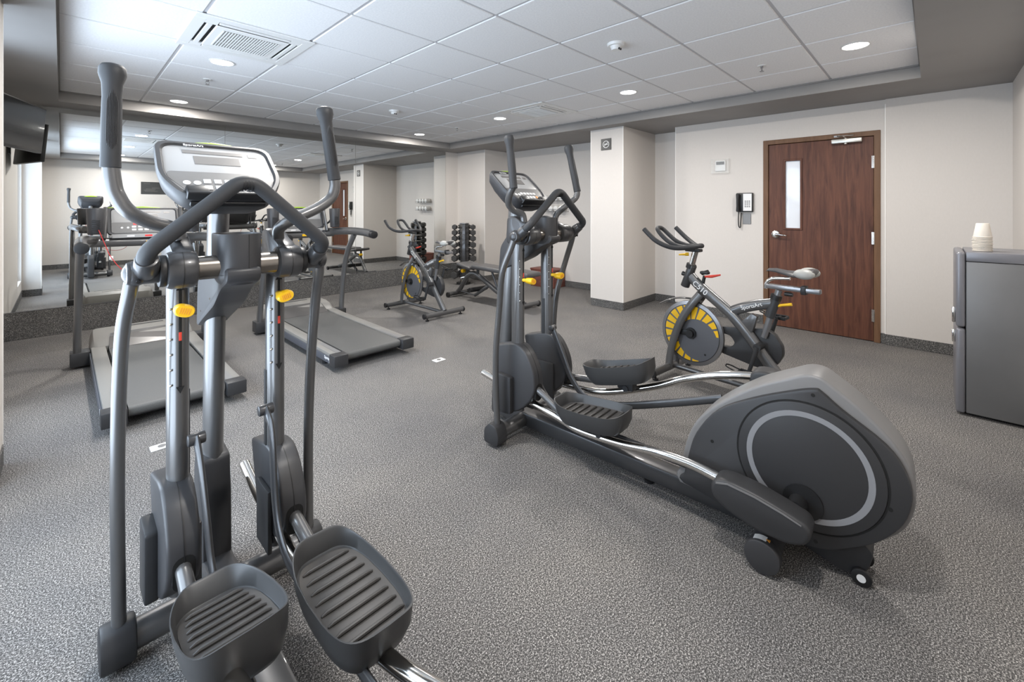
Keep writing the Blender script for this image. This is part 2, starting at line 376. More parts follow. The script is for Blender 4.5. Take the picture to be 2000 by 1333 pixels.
# ceiling fixtures
def downlight(x, y, lab):
    t = thing('ceiling_light', lab, 'light', (x, y, ZT), group='round recessed downlights')
    G().loft([[(r*math.cos(2*PI*a/32), r*math.sin(2*PI*a/32), z) for a in range(32)] for r, z in ((.085, 0), (.088, -.004), (.078, -.006), (.074, -.003), (.074, .0))], False).go('trim_ring', 'white', t)
    G().cyl((0, 0, -.0025), (0, 0, .0), .074, 32).go('lamp', 'lamp', t)
DLAB = ['round downlight nearest the front wall on the left side of the room', 'round downlight at the top edge of the photo left of centre', 'bright round downlight beside the grille of the left air conditioner', 'round downlight near the mirror above the left elliptical handle',
        'large round downlight in the right corner of the ceiling above the door', 'round downlight in front of the pillar with the sign', 'round downlight left of the far air conditioner', 'small far round downlight nearest the mirror corner']
for (x, y), l in zip(DOWNLIGHTS, DLAB): downlight(x, y, l)
def smoke(x, y, lab):
    t = thing('smoke_detector', lab, 'smoke detector', (x, y, ZT), group='ceiling smoke detectors')
    G().cyl((0, 0, 0), (0, 0, -.018), .062, 28, r2=.056).go('base_plate', 'white', t)
    G().cyl((0, 0, -.018), (0, 0, -.045), .04, 24, r2=.03).go('sensor_head', 'white', t)
    G().box((-.016, -.034, -.048), (-.004, -.026, -.036)).box((.004, -.034, -.048), (.016, -.026, -.036)).go('sensor_slots', 'black', t)
smoke(2.70, 1.60, 'large round white smoke detector in the middle of the near ceiling'); smoke(2.73, 4.58, 'small white smoke detector on the far ceiling above the mirror')
def sprinkler(x, y, lab):
    t = thing('sprinkler_head', lab, 'sprinkler', (x, y, ZT), group='ceiling sprinklers')
    G().cyl((0, 0, 0), (0, 0, -.006), .032, 20).go('escutcheon', 'white', t)
    G().cyl((0, 0, -.006), (0, 0, -.02), .010, 12).tube([(-.008, 0, -.018), (-.014, 0, -.03), (0, 0, -.045)], .0025, 6, 3).tube([(.008, 0, -.018), (.014, 0, -.03), (0, 0, -.045)], .0025, 6, 3).cyl((0, 0, -.045), (0, 0, -.048), .016, 12).go('nozzle', 'rimsteel', t)
sprinkler(.906, 4.665, 'white sprinkler head between the two left downlights'); sprinkler(3.936, 1.0, 'white sprinkler head on the right side of the ceiling'); sprinkler(3.935, 4.9, 'tiny sprinkler head on the far ceiling near the mirror')
def aircon(x, y, lab):
    t = thing('ceiling_air_conditioner', lab, 'air conditioner', (x, y, ZT), group='ceiling air conditioners')
    H = .34; h = .275
    g = G(); S = ((-H, -H, H, -h), (-H, h, H, H), (-H, -h, -h, h), (h, -h, H, h))
    for a in S: g.box((a[0], a[1], -.012), (a[2], a[3], -.001), .003, 1)
    g.box((-.215, -.215, -.018), (.215, .215, -.006), .006, 1)
    for sx, sy in ((1, 1), (1, -1), (-1, 1), (-1, -1)): g.box((sx*.21 if sx > 0 else -h, sy*.21 if sy > 0 else -h, -.011), (h if sx > 0 else sx*.21, h if sy > 0 else sy*.21, -.002))
    g.go('panel', 'white', t, False)
    G().box((-h, -h, -.0015), (h, h, -.0005)).go('outlet_void', 'dark', t, False)
    for (a, b) in (((-.205, .232, -.014), (.205, .262, -.004)), ((-.205, -.262, -.014), (.205, -.232, -.004)), ((.232, -.205, -.014), (.262, .205, -.004)), ((-.262, -.205, -.014), (-.232, .205, -.004))):
        G().box(a, b, .003, 1).go('louvre', 'white', t, False)
    G().box((-.165, -.165, -.0195), (.165, .165, -.0175)).go('grille_void', 'panelgrey', t, False)
    for i in range(21): G().box((-.163+i*.0163-.0035, -.165, -.0225), (-.163+i*.0163+.0035, .165, -.0185)).go('grille_slat', 'white', t, False)
    for yy in (-.055, .055): G().box((-.165, yy-.003, -.0232), (.165, yy+.003, -.0228)).go('grille_bar', 'white', t, False)
aircon(.885, 3.425, 'square white ceiling air conditioner above the left treadmill'); aircon(3.94, 3.38, 'far square white ceiling air conditioner near the pillar')

# floor outlets
for (x, y, l) in ((2.257, 3.061, 'small square floor outlet plate between the right treadmill and the exercise bikes'), (.382, 3.043, 'small square floor outlet plate behind the left elliptical')):
    t = thing('floor_outlet', l, 'outlet', (x, y, 0), group='floor outlets')
    G().box((-.05, -.035, 0), (.05, .035, .005), .002, 1).go('cover_plate', 'white', t, False); G().cyl((0, 0, .005), (0, 0, .007), .018, 16).go('cap', 'panelgrey', t)

# television on the left wall
t = thing('wall_television', 'black flat television on a wall arm at the left edge, high by the mirror', 'television', (-.246, 5.66, 2.028), 0)
tvm = Matrix.Rotation(math.radians(-18.7), 4, 'Z') @ Matrix.Rotation(math.radians(5), 4, 'Y')
g = G(); g.X = tvm; g.box((-.02, -.36, -.21), (.02, .36, .21), .008); body = g.go('television_body', 'black', t)
g = G(); g.X = tvm; g.box((.0195, -.345, -.19), (.0215, .345, .197)).go('screen', 'screen', body, False)
G().tube([(-.03, 0, 0), (-.10, .03, .02), (-.150, .05, .02)], .018, 10).box((-.163, -.05, -.12), (-.150, .15, .14), .003).go('wall_bracket', 'black', t)

# thermostat, phone, plate, signs
t = thing('thermostat', 'white thermostat with dark display under a clear cover left of the door', 'thermostat', (XR, 1.843, 1.815))
G().box((-.022, -.058, -.06), (-.001, .06, .065), .006).go('thermostat_body', 'white', t); G().box((-.0235, -.045, .015), (-.0215, .047, .052)).go('display', 'sign', t)
for yy in (-.02, .0, .02, .04):
    G().box((-.0245, yy-.012, -.03), (-.0215, yy+.002, -.02)).go('button', 'white', t)
g = G()
for a, b in (((-.045, -.10, -.085), (-.001, -.096, .082)), ((-.045, .094, -.085), (-.001, .098, .082)), ((-.045, -.10, -.085), (-.001, .098, -.081)), ((-.045, -.10, .078), (-.001, .098, .082)), ((-.048, -.10, -.085), (-.045, .098, .082))): g.box(a, b)
g.go('clear_cover', 'clear', t, False)
t = thing('wall_phone', 'black wall phone with white keypad beside the door', 'phone', (XR, 1.574, 1.375))
G().box((-.04, -.088, -.11), (-.001, .088, .11), .008).go('phone_body', 'black', t)
G().box((-.043, -.078, -.098), (-.0395, .012, .100), .001, 1).go('face_plate', 'label', t, False)
for r in range(4):
    for q in range(3): G().box((-.046, -.062+q*.021, -.055+r*.021), (-.0425, -.048+q*.021, -.042+r*.021), .001, 1).go('key', 'panelgrey', t, False)
G().tube([(-.062, .062, .095), (-.072, .062, .03), (-.072, .062, -.04), (-.062, .062, -.10)], [.020, .014, .014, .020], 12, 4).go('handset', 'black', t)
G().tube([(-.04, .06, -.11), (-.04, .063, -.2), (-.036, .06, -.275), (-.03, .045, -.29), (-.03, .04, -.23), (-.02, .035, -.12)], .006, 8, 6).go('coiled_cord', 'black', t)
tag(G().box((XR-.008, 1.513, 1.125), (XR-.0005, 1.60, 1.245), .002, 1).go('wall_plate', 'panelgrey'), 'dark grey wall plate just below the phone', 'wall plate')
t = thing('no_smoking_sign', 'small square dark no smoking sign on the white pillar', 'sign', (4.975, 3.093, 2.147))
G().box((-.008, -.077, -.075), (-.0005, .077, .075), .002, 1).go('sign_plate', 'sign', t, False)
g = G(); R = Matrix.Rotation(PI/2, 4, 'Z'); g.X = R; g.ringdisc((0, 0), .040, .047, .008, .0095, 32); g.X = R @ Matrix.Rotation(math.radians(40), 4, 'Y'); g.box((-.043, .0082, -.003), (.043, .0097, .003)); g.X = R
g.box((-.028, .0082, -.006+.0), (.02, .0094, .004)); g.box((.022, .0082, -.006), (.027, .0094, .004)); g.tube([(.012, .009, .008), (.018, .009, .014), (.012, .009, .02)], .0015, 5, 3)
g.go('sign_pictogram', 'label', t, False)
t = thing('notice_board', 'dark rectangular notice panel on the wall, seen in the mirror above the left treadmill', 'sign', (1.557, YN, 1.79))
G().box((-.25, .0005, -.145), (.25, .012, .145), .002, 1).go('notice_panel', 'sign', t, False)
for i, (a, b) in enumerate([(-.20, .10), (-.05, .0), (-.16, -.03), (-.2, -.055), (-.18, -.08)]): G().box((a, .012, b), (a+.12+.03*i, .0127, b+.006)).go('print_line', 'lcd', t, False)

# towel racks with rolled towels
for z, w1 in ((1.255, 'lower'), (1.430, 'upper')):
    t = thing('towel_rack', w1+' wire shelf on the far wall behind the right elliptical', 'rack', (XB, 4.60, z), group='wire towel racks')
    g = G()
    for zz in (0, .035): g.tube([(-.001, -.24, zz), (-.13, -.24, zz), (-.14, -.22, zz), (-.14, .22, zz), (-.13, .24, zz), (-.001, .24, zz)], .003, 6)
    for yy in (-.2, -.1, 0, .1, .2): g.tube([(-.001, yy, 0), (-.14, yy, 0), (-.14, yy, .035)], .0022, 6)
    for xx in (-.04, -.09): g.tube([(xx, -.24, 0), (xx, .24, 0)], .0022, 6)
    g.go('wire_basket', 'wire', t)
    for k in range(4):
        tg = G(); yy = 4.60-.165+k*.11
        tg.cyl((-.13, 0, 0), (-.01, 0, 0), .046, 18, bev=.012)
        o = tg.go('rolled_towel', 'towel'); o.location = (XB, yy, z+.05)
        tag(o, 'rolled white towel on the %s wire rack, %s' % (w1, ['nearest the pillar', 'second from the pillar', 'third from the pillar', 'farthest from the pillar'][k]), 'towel', 'rolled white towels on the wall racks')

# red box by the wall
t = thing('storage_box', 'low reddish brown box against the far wall behind the right elliptical', 'box', (5.69, 4.67, 0))
G().box((-.16, -.245, 0), (.16, .245, .285), .006).go('box_body', 'box', t); G().box((-.166, -.251, .27), (.166, .251, .30), .004).go('lid', 'box', t)

# drinks cabinet
t = thing('mini_fridge', 'grey two door fridge cabinet at the right edge of the photo', 'fridge', (3.96, -.145, 0))
G().box((0, -.318, .02), (.50, 0, .972), .004).go('cabinet_body', 'cabinet', t)
G().box((-.002, -.32, .975), (.502, 0, 1.033), .004, 2).go('worktop', 'cabdoor', t)
for z0, z1 in ((.012, .549), (.555, 1.031)):
    dr = G().box((-.003, .002, z0), (.503, .046, z1), .016, 4).go('fridge_door', 'cabdoor', t)
    G().box((.03, .046, z1-.10 if z0 < .3 else z0+.02), (.05, .062, z1-.02 if z0 < .3 else z0+.12), .005).go('door_handle', 'chrome', dr)
# stack of upside-down cups
def cup():
    g = G(); n = 24; R = []
    for r, z in ((.0436, 0), (.0465, .002), (.0465, .0045), (.0425, .006), (.0300, .088), (.028, .090), (.0, .090), (.0, .0894), (.0274, .0894), (.0294, .0876), (.0418, .002)): R.append([(max(r, .0005)*math.cos(2*PI*a/n), max(r, .0005)*math.sin(2*PI*a/n), z) for a in range(n)])
    g.loft(R, True); return g.mesh('paper_cup')
cm = cup(); cm.materials.append(M['cup'])
for k in range(11):
    o = bpy.data.objects.new('paper_cup', cm); C.objects.link(o); o.location = (4.10+random.uniform(-.0015, .0015), -.222+random.uniform(-.0015, .0015), 1.034+k*.0088)
    tag(o, 'upside-down paper cup on the fridge, %s from the bottom of the stack' % ['', 'second', 'third', 'fourth', 'fifth', 'sixth', 'seventh', 'eighth', 'ninth', 'tenth', ''][k] if 0 < k < 10 else ('topmost upside-down paper cup of the stack on the fridge' if k else 'bottom upside-down paper cup of the stack on the fridge'), 'cup', 'paper cups stacked on the fridge')

# ---------------------------------------------------------------- shared: console shell
def console(parent, O, tilt, W, Hh, depth, kind):
    # O centre of the face (local), tilt: angle of the face's up vector from vertical, leaning away from the user (user at +u)
    b = Vector((-math.sin(tilt), 0, math.cos(tilt))); n = Vector((math.cos(tilt), 0, math.sin(tilt))); a = Vector((0, 1, 0))
    X = Matrix((a, b, n)).transposed().to_4x4()
    if X.to_3x3().determinant() < 0: a = -a; X = Matrix((a, b, n)).transposed().to_4x4()
    X.translation = Vector(O)
    w, h = W/2, Hh/2
    if kind == 'ellip': out = fillet([(-w, h, 0), (w, h, 0), (w*1.03, -h*.30, 0), (w*.72, -h, 0), (-w*.72, -h, 0), (-w*1.03, -h*.30, 0)], .045, 6, True)
    else: out = fillet([(-w, h, 0), (w, h, 0), (w, -h, 0), (-w, -h, 0)], .03, 6, True)
    def ring(s, z, dy=0): return [(p[0]*s, p[1]*s+dy, z) for p in out]
    g = G(); g.X = X
    g.loft([ring(.72, -depth, -h*.12), ring(.93, -depth*.6, -h*.05), ring(1.0, -.012), ring(1.0, .002), ring(.985, .008), ring(.92, .008), ring(.875, -.002)], True)
    sh = g.go('console_shell', 'plastic', parent)
    g = G(); g.X = X; g.loft([ring(.90, -.001), ring(.875, .0015)], True)
    fp = g.go('face_panel', 'panel', parent, label='pale grey control panel')
    g = G(); g.X = X
    yb = -h*.10
    low = [p for p in fillet([(-w*.88, yb, 0), (w*.88, yb, 0), (w*.89, -h*.3, 0), (w*.61, -h*.84, 0), (-w*.61, -h*.84, 0), (-w*.89, -h*.3, 0)] if kind == 'ellip' else [(-w*.89, yb, 0), (w*.89, yb, 0), (w*.89, -h*.86, 0), (-w*.89, -h*.86, 0)], .012, 3, True)]
    g.loft([[(p[0], p[1], z) for p in low] for z in (.0012, .0025)], True); g.go('key_panel', 'panelgrey', parent)
    def pl(x0, y0, x1, y1, z1, nm, m):
        q = G(); q.X = X; q.box((x0*w, y0*h, .001), (x1*w, y1*h, z1)); return q.go(nm, m, parent, False)
    pl(-.42, .20, .36, .50, .003, 'display', 'lcd'); pl(-.58, .60, .45, .72, .0029, 'display_strip', 'lcd'); pl(.55, .58, .72, .70, .0028, 'indicator_frame', 'lcd')
    text('SportsArt', 'brand_print', 'label', parent, X @ Vector((-.38*w, .86*h if kind == 'ellip' else .955*h, .009)), X.to_3x3() @ Vector((1, 0, 0)), X.to_3x3() @ Vector((0, 1, 0)), .014)
    if kind == 'tread': pl(-.32, -.30, -.06, -.17, .0042, 'led_display', 'redled')
    for r in range(2):
        for q in range(5):
            k = G(); k.X = X; cx, cy_ = (-.30+q*.17)*w, (-.44-r*.22)*h
            k.box((cx-.06*w, cy_-.07*h, .002), (cx+.06*w, cy_+.07*h, .005), .001, 1); k.go('key', 'label' if (q, r) != (4, 1) else 'orange', parent, False)
    for q in range(2):
        k = G(); k.X = X; k.cyl(((-.62+q*.16)*w, -.5*h, .002), ((-.62+q*.16)*w, -.5*h, .004), .07*h, 14); k.go('round_key', 'label', parent)
    # green band on the top edge
    g = G(); g.X = X; g.tube([(-.52*w, h*.985, -.006), (-.3*w, h*1.02, -.006), (0, h*1.035, -.006), (.3*w, h*1.02, -.006), (.52*w, h*.985, -.006)], [.003, .010, .013, .010, .003], 10, 4)
    g.go('green_band', 'green', parent, label='lime green band on the console top')
    return X

# ---------------------------------------------------------------- elliptical trainers
def pedal(parent, u, v, z, pitch, side):
    X = Matrix.Translation((u, v, z)) @ Matrix.Rotation(-pitch, 4, 'Y')
    N = 44
    def pt(a, s, zz, sx=1.):
        ca, sa = math.cos(a), math.sin(a)
        x = .198*sx*s*math.copysign(abs(ca)**.50, ca); y = .102*s*math.copysign(abs(sa)**.46, sa)
        y *= 1-.20*max(0, -x/.198)**2-.10*max(0, x/.198)**2
        return (x, y, zz)
    def hh(a):
        ca, sa = math.cos(a), math.sin(a)
        return .030+.026*max(0, -ca)**1.5+.020*max(0, ca)**3+(.010*abs(sa) if sa*side < 0 else .002*abs(sa))
    A = [2*PI*i/N for i in range(N)]
    def ring(s, f, sx=1.): return [pt(a, s, f(a) if callable(f) else f, sx) for a in A]
    g = G(); g.X = X
    g.loft([ring(.55, -.058), ring(.78, -.054), ring(.86, -.040), ring(.965, .0), ring(.995, lambda a: hh(a)-.006), ring(1.0, hh), ring(.975, hh), ring(.955, lambda a: hh(a)-.004), ring(.91, .004), ring(.88, .001)], True)
    p = g.go('pedal_tray', 'pedal', parent)
    g = G(); g.X = X; g.loft([ring(.87, .0), ring(.86, .0035)], True); g.go('tread_pad', 'pedal2', p)
    for i in range(8):
        x = -.133+i*.038; ww = .076-.014*max(0, -x/.13)
        r = G(); r.X = X; r.tube([(x, -ww, .0045), (x, -ww+.012, .008), (x, ww-.012, .008), (x, ww, .0045)], [.003, .0048, .0048, .003], 8); r.go('tread_ridge', 'pedal2', p)
    return p
def elliptical(lab, X, Y, th, zoff, ja, ph, st):
    T = thing('elliptical_trainer', lab, 'exercise machine', (X, Y, 0), th, 'elliptical trainers')
    ZH = 1.147+zoff
    # floor frame
    G().box((-.40, -.045, .028), (1.20, .045, .105), .012, 2).go('centre_rail', 'steel2', T)
    G().cyl((-.15, -.27, .062), (-.15, .27, .062), .040, 24).go('front_stabilizer', 'steel', T)
    G().cyl((1.15, -.215, .062), (1.15, .215, .062), .050, 28).go('rear_stabilizer', 'plastic', T)
    G().cyl((.62, 0, 0), (.62, 0, .012), .024, 16).cyl((.62, 0, .01), (.62, 0, .04), .008, 8).go('levelling_foot', 'black', T)
    for s in (-1, 1):
        g = G().cyl((1.15, s*.20, .062), (1.15, s*.245, .062), .058, 32, bev=.006); ec = g.go('stabilizer_cap', 'plastic', T)
        if s < 0:
            q = G()   # warning sticker lying on the curved side
            for da in range(3):
                a0, a1 = math.radians(60+da*14), math.radians(60+(da+1)*14)
                q.box((0, 0, 0), (.0001, .0001, .0001)) if False else None
                pts = [(1.15-.0585*math.cos(a0), .062+.0585*math.sin(a0)), (1.15-.0585*math.cos(a1), .062+.0585*math.sin(a1)), (1.15-.0575*math.cos(a1), .062+.0575*math.sin(a1)), (1.15-.0575*math.cos(a0), .062+.0575*math.sin(a0))]
                q.prism(pts, -.232, -.205)
            q.go('warning_sticker', 'label', ec, False)
            a0 = math.radians(76); c0_ = Vector((1.15+.0588*math.cos(a0), 0, .062+.0588*math.sin(a0))); tx = Vector((-math.sin(a0), 0, math.cos(a0))); q = G(); nn = Vector((math.cos(a0), 0, math.sin(a0)))*.0006
            tri = [c0_-tx*.009+Vector((0, -.226, 0)), c0_-tx*.009+Vector((0, -.212, 0)), c0_+tx*.005+Vector((0, -.219, 0))]
            q.loft([[p_-nn for p_ in tri], [p_+nn for p_ in tri]]); q.go('warning_triangle', 'orange', ec, False)
        # foot cap and pole socket
        fc = G().prism(fillet([(-.205, .016, 0), (-.10, .016, 0), (-.09, .07, 0), (-.115, .125, 0), (-.165, .130, 0), (-.205, .09, 0)], .02, 4, True), s*.225, s*.305, r=.010)
        fc.go('foot_cap', 'plastic2', T)
        G().cyl((-.15, s*.25, 0), (-.15, s*.25, .03), .022, 14).go('levelling_foot', 'black', T)
        # side pole up to the axle joint
        G().tube([(-.138, s*.262, .10), (-.148, s*.264, .30), (-.147, s*.265, .52), (-.122, s*.264, .76), (-.075, s*(ja+.022), .96), (-.018, s*(ja+.012), 1.09+zoff), (-.002, s*(ja+.006), ZH-.01)], .0170, 18, 6).go('side_pole', 'steel', T)
        # joint: elbow at the end of the axle
        g = G().cyl((0, s*(ja-.052), ZH), (0, s*(ja+.022), ZH), .031, 22, bev=.008); g.ball((0, s*ja, ZH), .034, 18, (1, .9, 1))
        g.cyl((.012, s*(ja-.02), ZH+.005), (.062, s*(ja-.016), ZH+.042), .030, 20, r2=.026, bev=.004)
        j = g.go('axle_joint', 'steel2', T); G().cyl((.03, s*(ja-.002), ZH-.018), (.036, s*(ja-.002), ZH-.02), .005, 8).go('bolt', 'black', j)
        # axle
        G().cyl((0, s*.045, ZH), (0, s*.112, ZH), .0345, 26).go('axle', 'warm', T)
        # arm casing
        c0, c1 = .104, ja-.060
        g = G().cyl((0, s*c0, ZH), (0, s*c1, ZH), .053, 32, bev=.014)
        g.prism([(p.x, p.z) for p in fillet([Vector((a, 0, b+zoff)) for a, b in ((-.165, 1.092), (.0, 1.092), (.052, 1.12), (.05, 1.165), (.01, 1.205), (-.06, 1.228), (-.10, 1.252), (-.16, 1.250))], .028, 4, True)], s*.108, s*.166, r=.012)
        hc = g.go('arm_hub', 'steel2', T)
        g = G().ringdisc((0, ZH), .050, .0535, s*(c0+c1)/2-.001, s*(c0+c1)/2+.001, 32); g.go('seam', 'black', hc)
        g = G().cyl((0, s*(c1-.002), ZH), (0, s*(c1+.014), ZH), .044, 24, bev=.003); g.go('hub_collar', 'black', hc)
        # moving upright with slot
        gz = st.get('gz', 0)
        up = G().tube([(-.10, s*.134, 1.11+zoff), (-.10, s*.134, .17)], .041, 24, up=(1, 0, 0), ry=.68).go('arm_upright', 'steel', T)
        G().box((-.0598, s*.134-.004, .785), (-.0575, s*.134+.004, 1.068), .0015, 1).go('height_slot', 'dark', up)
        for zz in (.785, 1.068):
            G().prism([(s*.134-.010, zz), (s*.134, zz+(.02 if zz > 1 else -.02)), (s*.134+.010, zz)], -.0600, -.0572, 'u').go('slot_arrow', 'dark', up)
        for q in range(6):
            G().ball((-.068, s*.134-.0215, .79+q*.0447), .0036, 8).go('index_stud', 'chrome', up)
        G().box((-.0595, s*.134-.0035, .920), (-.0570, s*.134+.0035, .945), .0005, 1).go('height_marker', 'red', up, label='small red height marker')
        G().box((-.115, s*.1045, .42), (-.095, s*.1065, .76)).go('inner_slot', 'black', up)
        kz = st['knob'][0 if s < 0 else 1]
        g = G().cyl((-.062, s*.134, kz), (-.035, s*.134, kz), .010, 14)
        g.X = Matrix.Translation((-.015, s*.134, kz)) @ Matrix.Rotation(math.radians(18*s), 4, 'X'); g.loft([[(x, rr_*math.copysign(abs(math.cos(a))**.75, math.cos(a))*1.15, zz_*math.sin(a)) for a in [2*PI*i/24 for i in range(24)]] for x, rr_, zz_ in ((-.022, .010, .011), (-.018, .016, .014), (.0, .021, .017), (.022, .022, .018), (.030, .019, .015))], True)
        kn = g.go('adjust_knob', 'yellow', T, label='yellow adjusting knob'); 
        for q in range(5):
            r = G(); r.X = Matrix.Translation((-.015, s*.134, kz)) @ Matrix.Rotation(math.radians(18*s), 4, 'X'); r.box((.029, -.011+q*.0055-.001, -.008), (.0312, -.011+q*.0055+.001, .008)); r.go('knob_rib', 'orange', kn, False)
        # lower guard (sector) with opening, box cover, inner plate
        gp = fillet([Vector((a, 0, b)) for a, b in ((-.26, .51), (-.10, .553), (-.045, .550), (.0, .515), (.032, .465), (.053, .415), (.060, .365), (.057, .32), (.03, .265), (-.03, .205), (-.09, .168), (-.195, .168), (-.20, .30))], .02, 3, True)
        gp = [(p.x, p.z+gz*max(0, (p.z-.25)/.3)) for p in gp]
        gd = G().prism(gp, s*.103, s*.182, r=.010, seg=3).go('swing_guard', 'plastic', T)
        sm = [(p[0]*1.0+.0015 if p[0] > -.12 else p[0], p[1]) for p in gp]
        G().prism(sm, s*.1415, s*.1435).go('guard_seam', 'black', gd, False)
        g = G().prism(rr(.052, .09, .022, 4, s*.143, .312), .030, .0592, 'u'); g.go('guard_opening', 'dark', gd, False)
        G().prism([(p.x, p.z) for p in fillet([Vector((a, 0, b)) for a, b in ((-.20, .155), (-.09, .165), (-.09, .37), (-.20, .375))], .012, 3, True)], s*.178, s*.212, r=.006).go('pivot_cover', 'plastic2', T)
        G().box((-.14, s*.088, .18), (-.02, s*.1025, .385), .004).go('inner_cover', 'plastic2', T)
        # foot arm from guard to pedal
        p = st['pedal'][0 if s < 0 else 1]
        G().tube([(.0, s*.145, .325), (.07, s*.145, .318), (p[0]-.13, s*.14, p[2]-.055-.13*math.sin(p[3])), (p[0]+.02, s*.135, p[2]-.052)], .019, 14, 5).go('foot_arm', 'steel', T)
        pd = pedal(T, p[0], p[1], p[2], p[3], s)
        g = G().box((p[0]+.00, p[1]-.028, p[2]-.085), (p[0]+.09, p[1]+.028, p[2]-.035), .008); g.cyl((p[0]+.05, p[1]-.034, p[2]-.075), (p[0]+.05, p[1]+.034, p[2]-.075), .016, 14)
        g.go('pedal_bracket', 'plastic2', pd)
        # chrome pedal bar and flat link
        G().tube(st['bar'][0 if s < 0 else 1], .0185, 18, 6).go('pedal_bar', 'chrome', T, label='chrome pedal bar')
        lk = G().tube(st['link'][0 if s < 0 else 1], .019, 12, 6, up=(1, 0, .6), ry=.45)
        q = st['link'][0 if s < 0 else 1][0]; lk.cyl((q[0], q[1]-.022, q[2]), (q[0], q[1]+.022, q[2]), .017, 16, bev=.003)
        lk.go('stride_link', 'steel2', T)
        # crank cover at the pin
        pin = st['pin'][0 if s < 0 else 1]; e = st['bar'][0 if s < 0 else 1][-1]
        uu = Vector((pin[0]-e[0], pin[1]-e[2])); L = uu.length; an = math.atan2(uu.y, uu.x)
        loc = [(-.02, -.028), (-.015, .028), (.04, .047), (.13, .045), (.22, .032), (L+.045, .018), (L+.062, -.01), (L+.05, -.05), (L, -.078), (.14, -.085), (.04, -.065)]
        P2 = [Vector((e[0]+a*math.cos(an)-b*math.sin(an), 0, e[2]+a*math.sin(an)+b*math.cos(an))) for a, b in loc]
        cc = G().prism([(p_.x, p_.z) for p_ in fillet(P2, .03, 4, True)], s*.165, s*.262, r=.014, seg=3).go('crank_cover', 'plastic2', T)
        P3 = [Vector((e[0]+a*math.cos(an)-b*math.sin(an), 0, e[2]+a*math.sin(an)+b*math.cos(an))) for a, b in ((.0, .024), (.04, .039), (.13, .038), (.22, .026), (L+.03, .013), (L+.03, .009), (.22, .020), (.13, .032), (.04, .033), (.0, .018))]
        G().prism([(p_.x, p_.z) for p_ in P3], s*.2615, s*.2635).go('cover_accent', 'shroud', cc, False)
        G().cyl((pin[0], s*.112, pin[1]), (pin[0], s*.17, pin[1]), .030, 20).go('crank_pin', 'black', T)
        # moving handle
        h = st['handle'][0 if s < 0 else 1]; top = h[-1]; gb = h[-2]
        hb = G().tube(h[:-1], .0185, 18, 7).go('moving_handle', 'steel', T)
        gv = Vector(top)-Vector(gb); d = gv.normalized()
        pts = [Vector(gb)-d*.012, Vector(gb)-d*.010, Vector(gb)+gv*.10, Vector(gb)+gv*.45, Vector(gb)+gv*.70, Vector(gb)+gv*.83, Vector(gb)+gv*.93, Vector(gb)+gv*1.0]
        R = [.0195, .0215, .0208, .0210, .0200, .0215, .0285, .0275]
        g = G(); x = Vector((1, 0, 0)); x = (x-d*x.dot(d)).normalized(); y = d.cross(x)
        rings = []
        for p_, r_ in zip(pts, R): rings.append([p_+x*r_*math.cos(a)*(1.0)+y*r_*math.sin(a) for a in [2*PI*i/24 for i in range(24)]])
        rings.append([pts[-1]+d*.008+x*.022*math.cos(a)+y*.022*math.sin(a) for a in [2*PI*i/24 for i in range(24)]]); rings.append([pts[-1]+d*.012+x*.010*math.cos(a)+y*.010*math.sin(a) for a in [2*PI*i/24 for i in range(24)]])
        g.loft(rings, True); gr = g.go('hand_grip', 'grip', T)
        for q in range(-4, 5):   # moulded flutes
            a = .13*q; off = x*math.cos(a)*.0209+y*math.sin(a)*.0209; t0, t1 = .14+.012*abs(q)**1.5*.6, .76-.012*abs(q)**1.5
            r = G(); r.tube([Vector(gb)+gv*t0+off*.97, Vector(gb)+gv*(t0+.03)+off*1.01, Vector(gb)+gv*(t1-.03)+off*1.0, Vector(gb)+gv*t1+off*.95], .0011, 6); r.go('grip_flute', 'plastic2', gr)
    # mast
    G().tube([(-.335, 0, .06), (-.322, 0, .45), (-.288, 0, .95), (-.258, 0, 1.15), (-.235, 0, 1.345)], .047, 24, 6, up=(1, 0, 0), ry=.66).go('mast', 'steel', T)
    G().prism([(p.x, p.z) for p in fillet([Vector((a, 0, b)) for a, b in ((-.405, .03), (-.25, .03), (-.255, .30), (-.275, .44), (-.37, .45), (-.395, .38))], .02, 4, True)], -.044, .044, r=.012).go('mast_shroud', 'plastic', T)
    nk = G().prism([(p.x, p.z) for p in fillet([Vector((a, 0, b+zoff)) for a, b in ((-.342, .90), (-.27, .935), (-.10, 1.01), (-.01, 1.075), (.068, 1.105), (.072, 1.145), (-.15, 1.145), (-.27, 1.13), (-.325, 1.06))], .025, 4, True)], -.046, .046, r=.012).go('neck_cover', 'plastic', T)
    for a, b in ((-.02, 1.098), (-.14, 1.03), (-.27, .97)):
        G().cyl((a, -.0465, b+zoff), (a, .0465, b+zoff), .004, 8).go('screw', 'chrome', nk)
    # cup holder drum
    def oval(s, z, du=0): return [(x*s+du, y*s, z) for x, y in [(p[0], p[1]) for p in rr(.165, .116, .052, 8)]]
    g = G(); z0 = ZH-.035; g.loft([[(x-.018, y, z) for x, y, z in oval(sc, zz)] for sc, zz in ((.78, z0-.02), (.95, z0), (1.0, z0+.012), (1.0, z0+.128), (.985, z0+.132), (.94, z0+.132), (.92, z0+.128), (.90, z0+.03))], True)
    dr = g.go('cup_holder', 'plastic', T); G().loft([[(x-.018, y, z) for x, y, z in oval(sc, zz)] for sc, zz in ((.997, z0+.010), (1.004, z0+.012), (.997, z0+.014))], False).go('seam', 'black', dr)
    G().box((.0630, .012, z0+.014), (.0650, .0135, z0+.13)).go('seam', 'black', dr, False)
    # fixed A-shaped bar
    za = 1.408+zoff*.5
    side = [Vector((.035, 0, ZH+.024)), Vector((.070, 0, ZH+.050)), Vector((.092, 0, ZH+.088))]
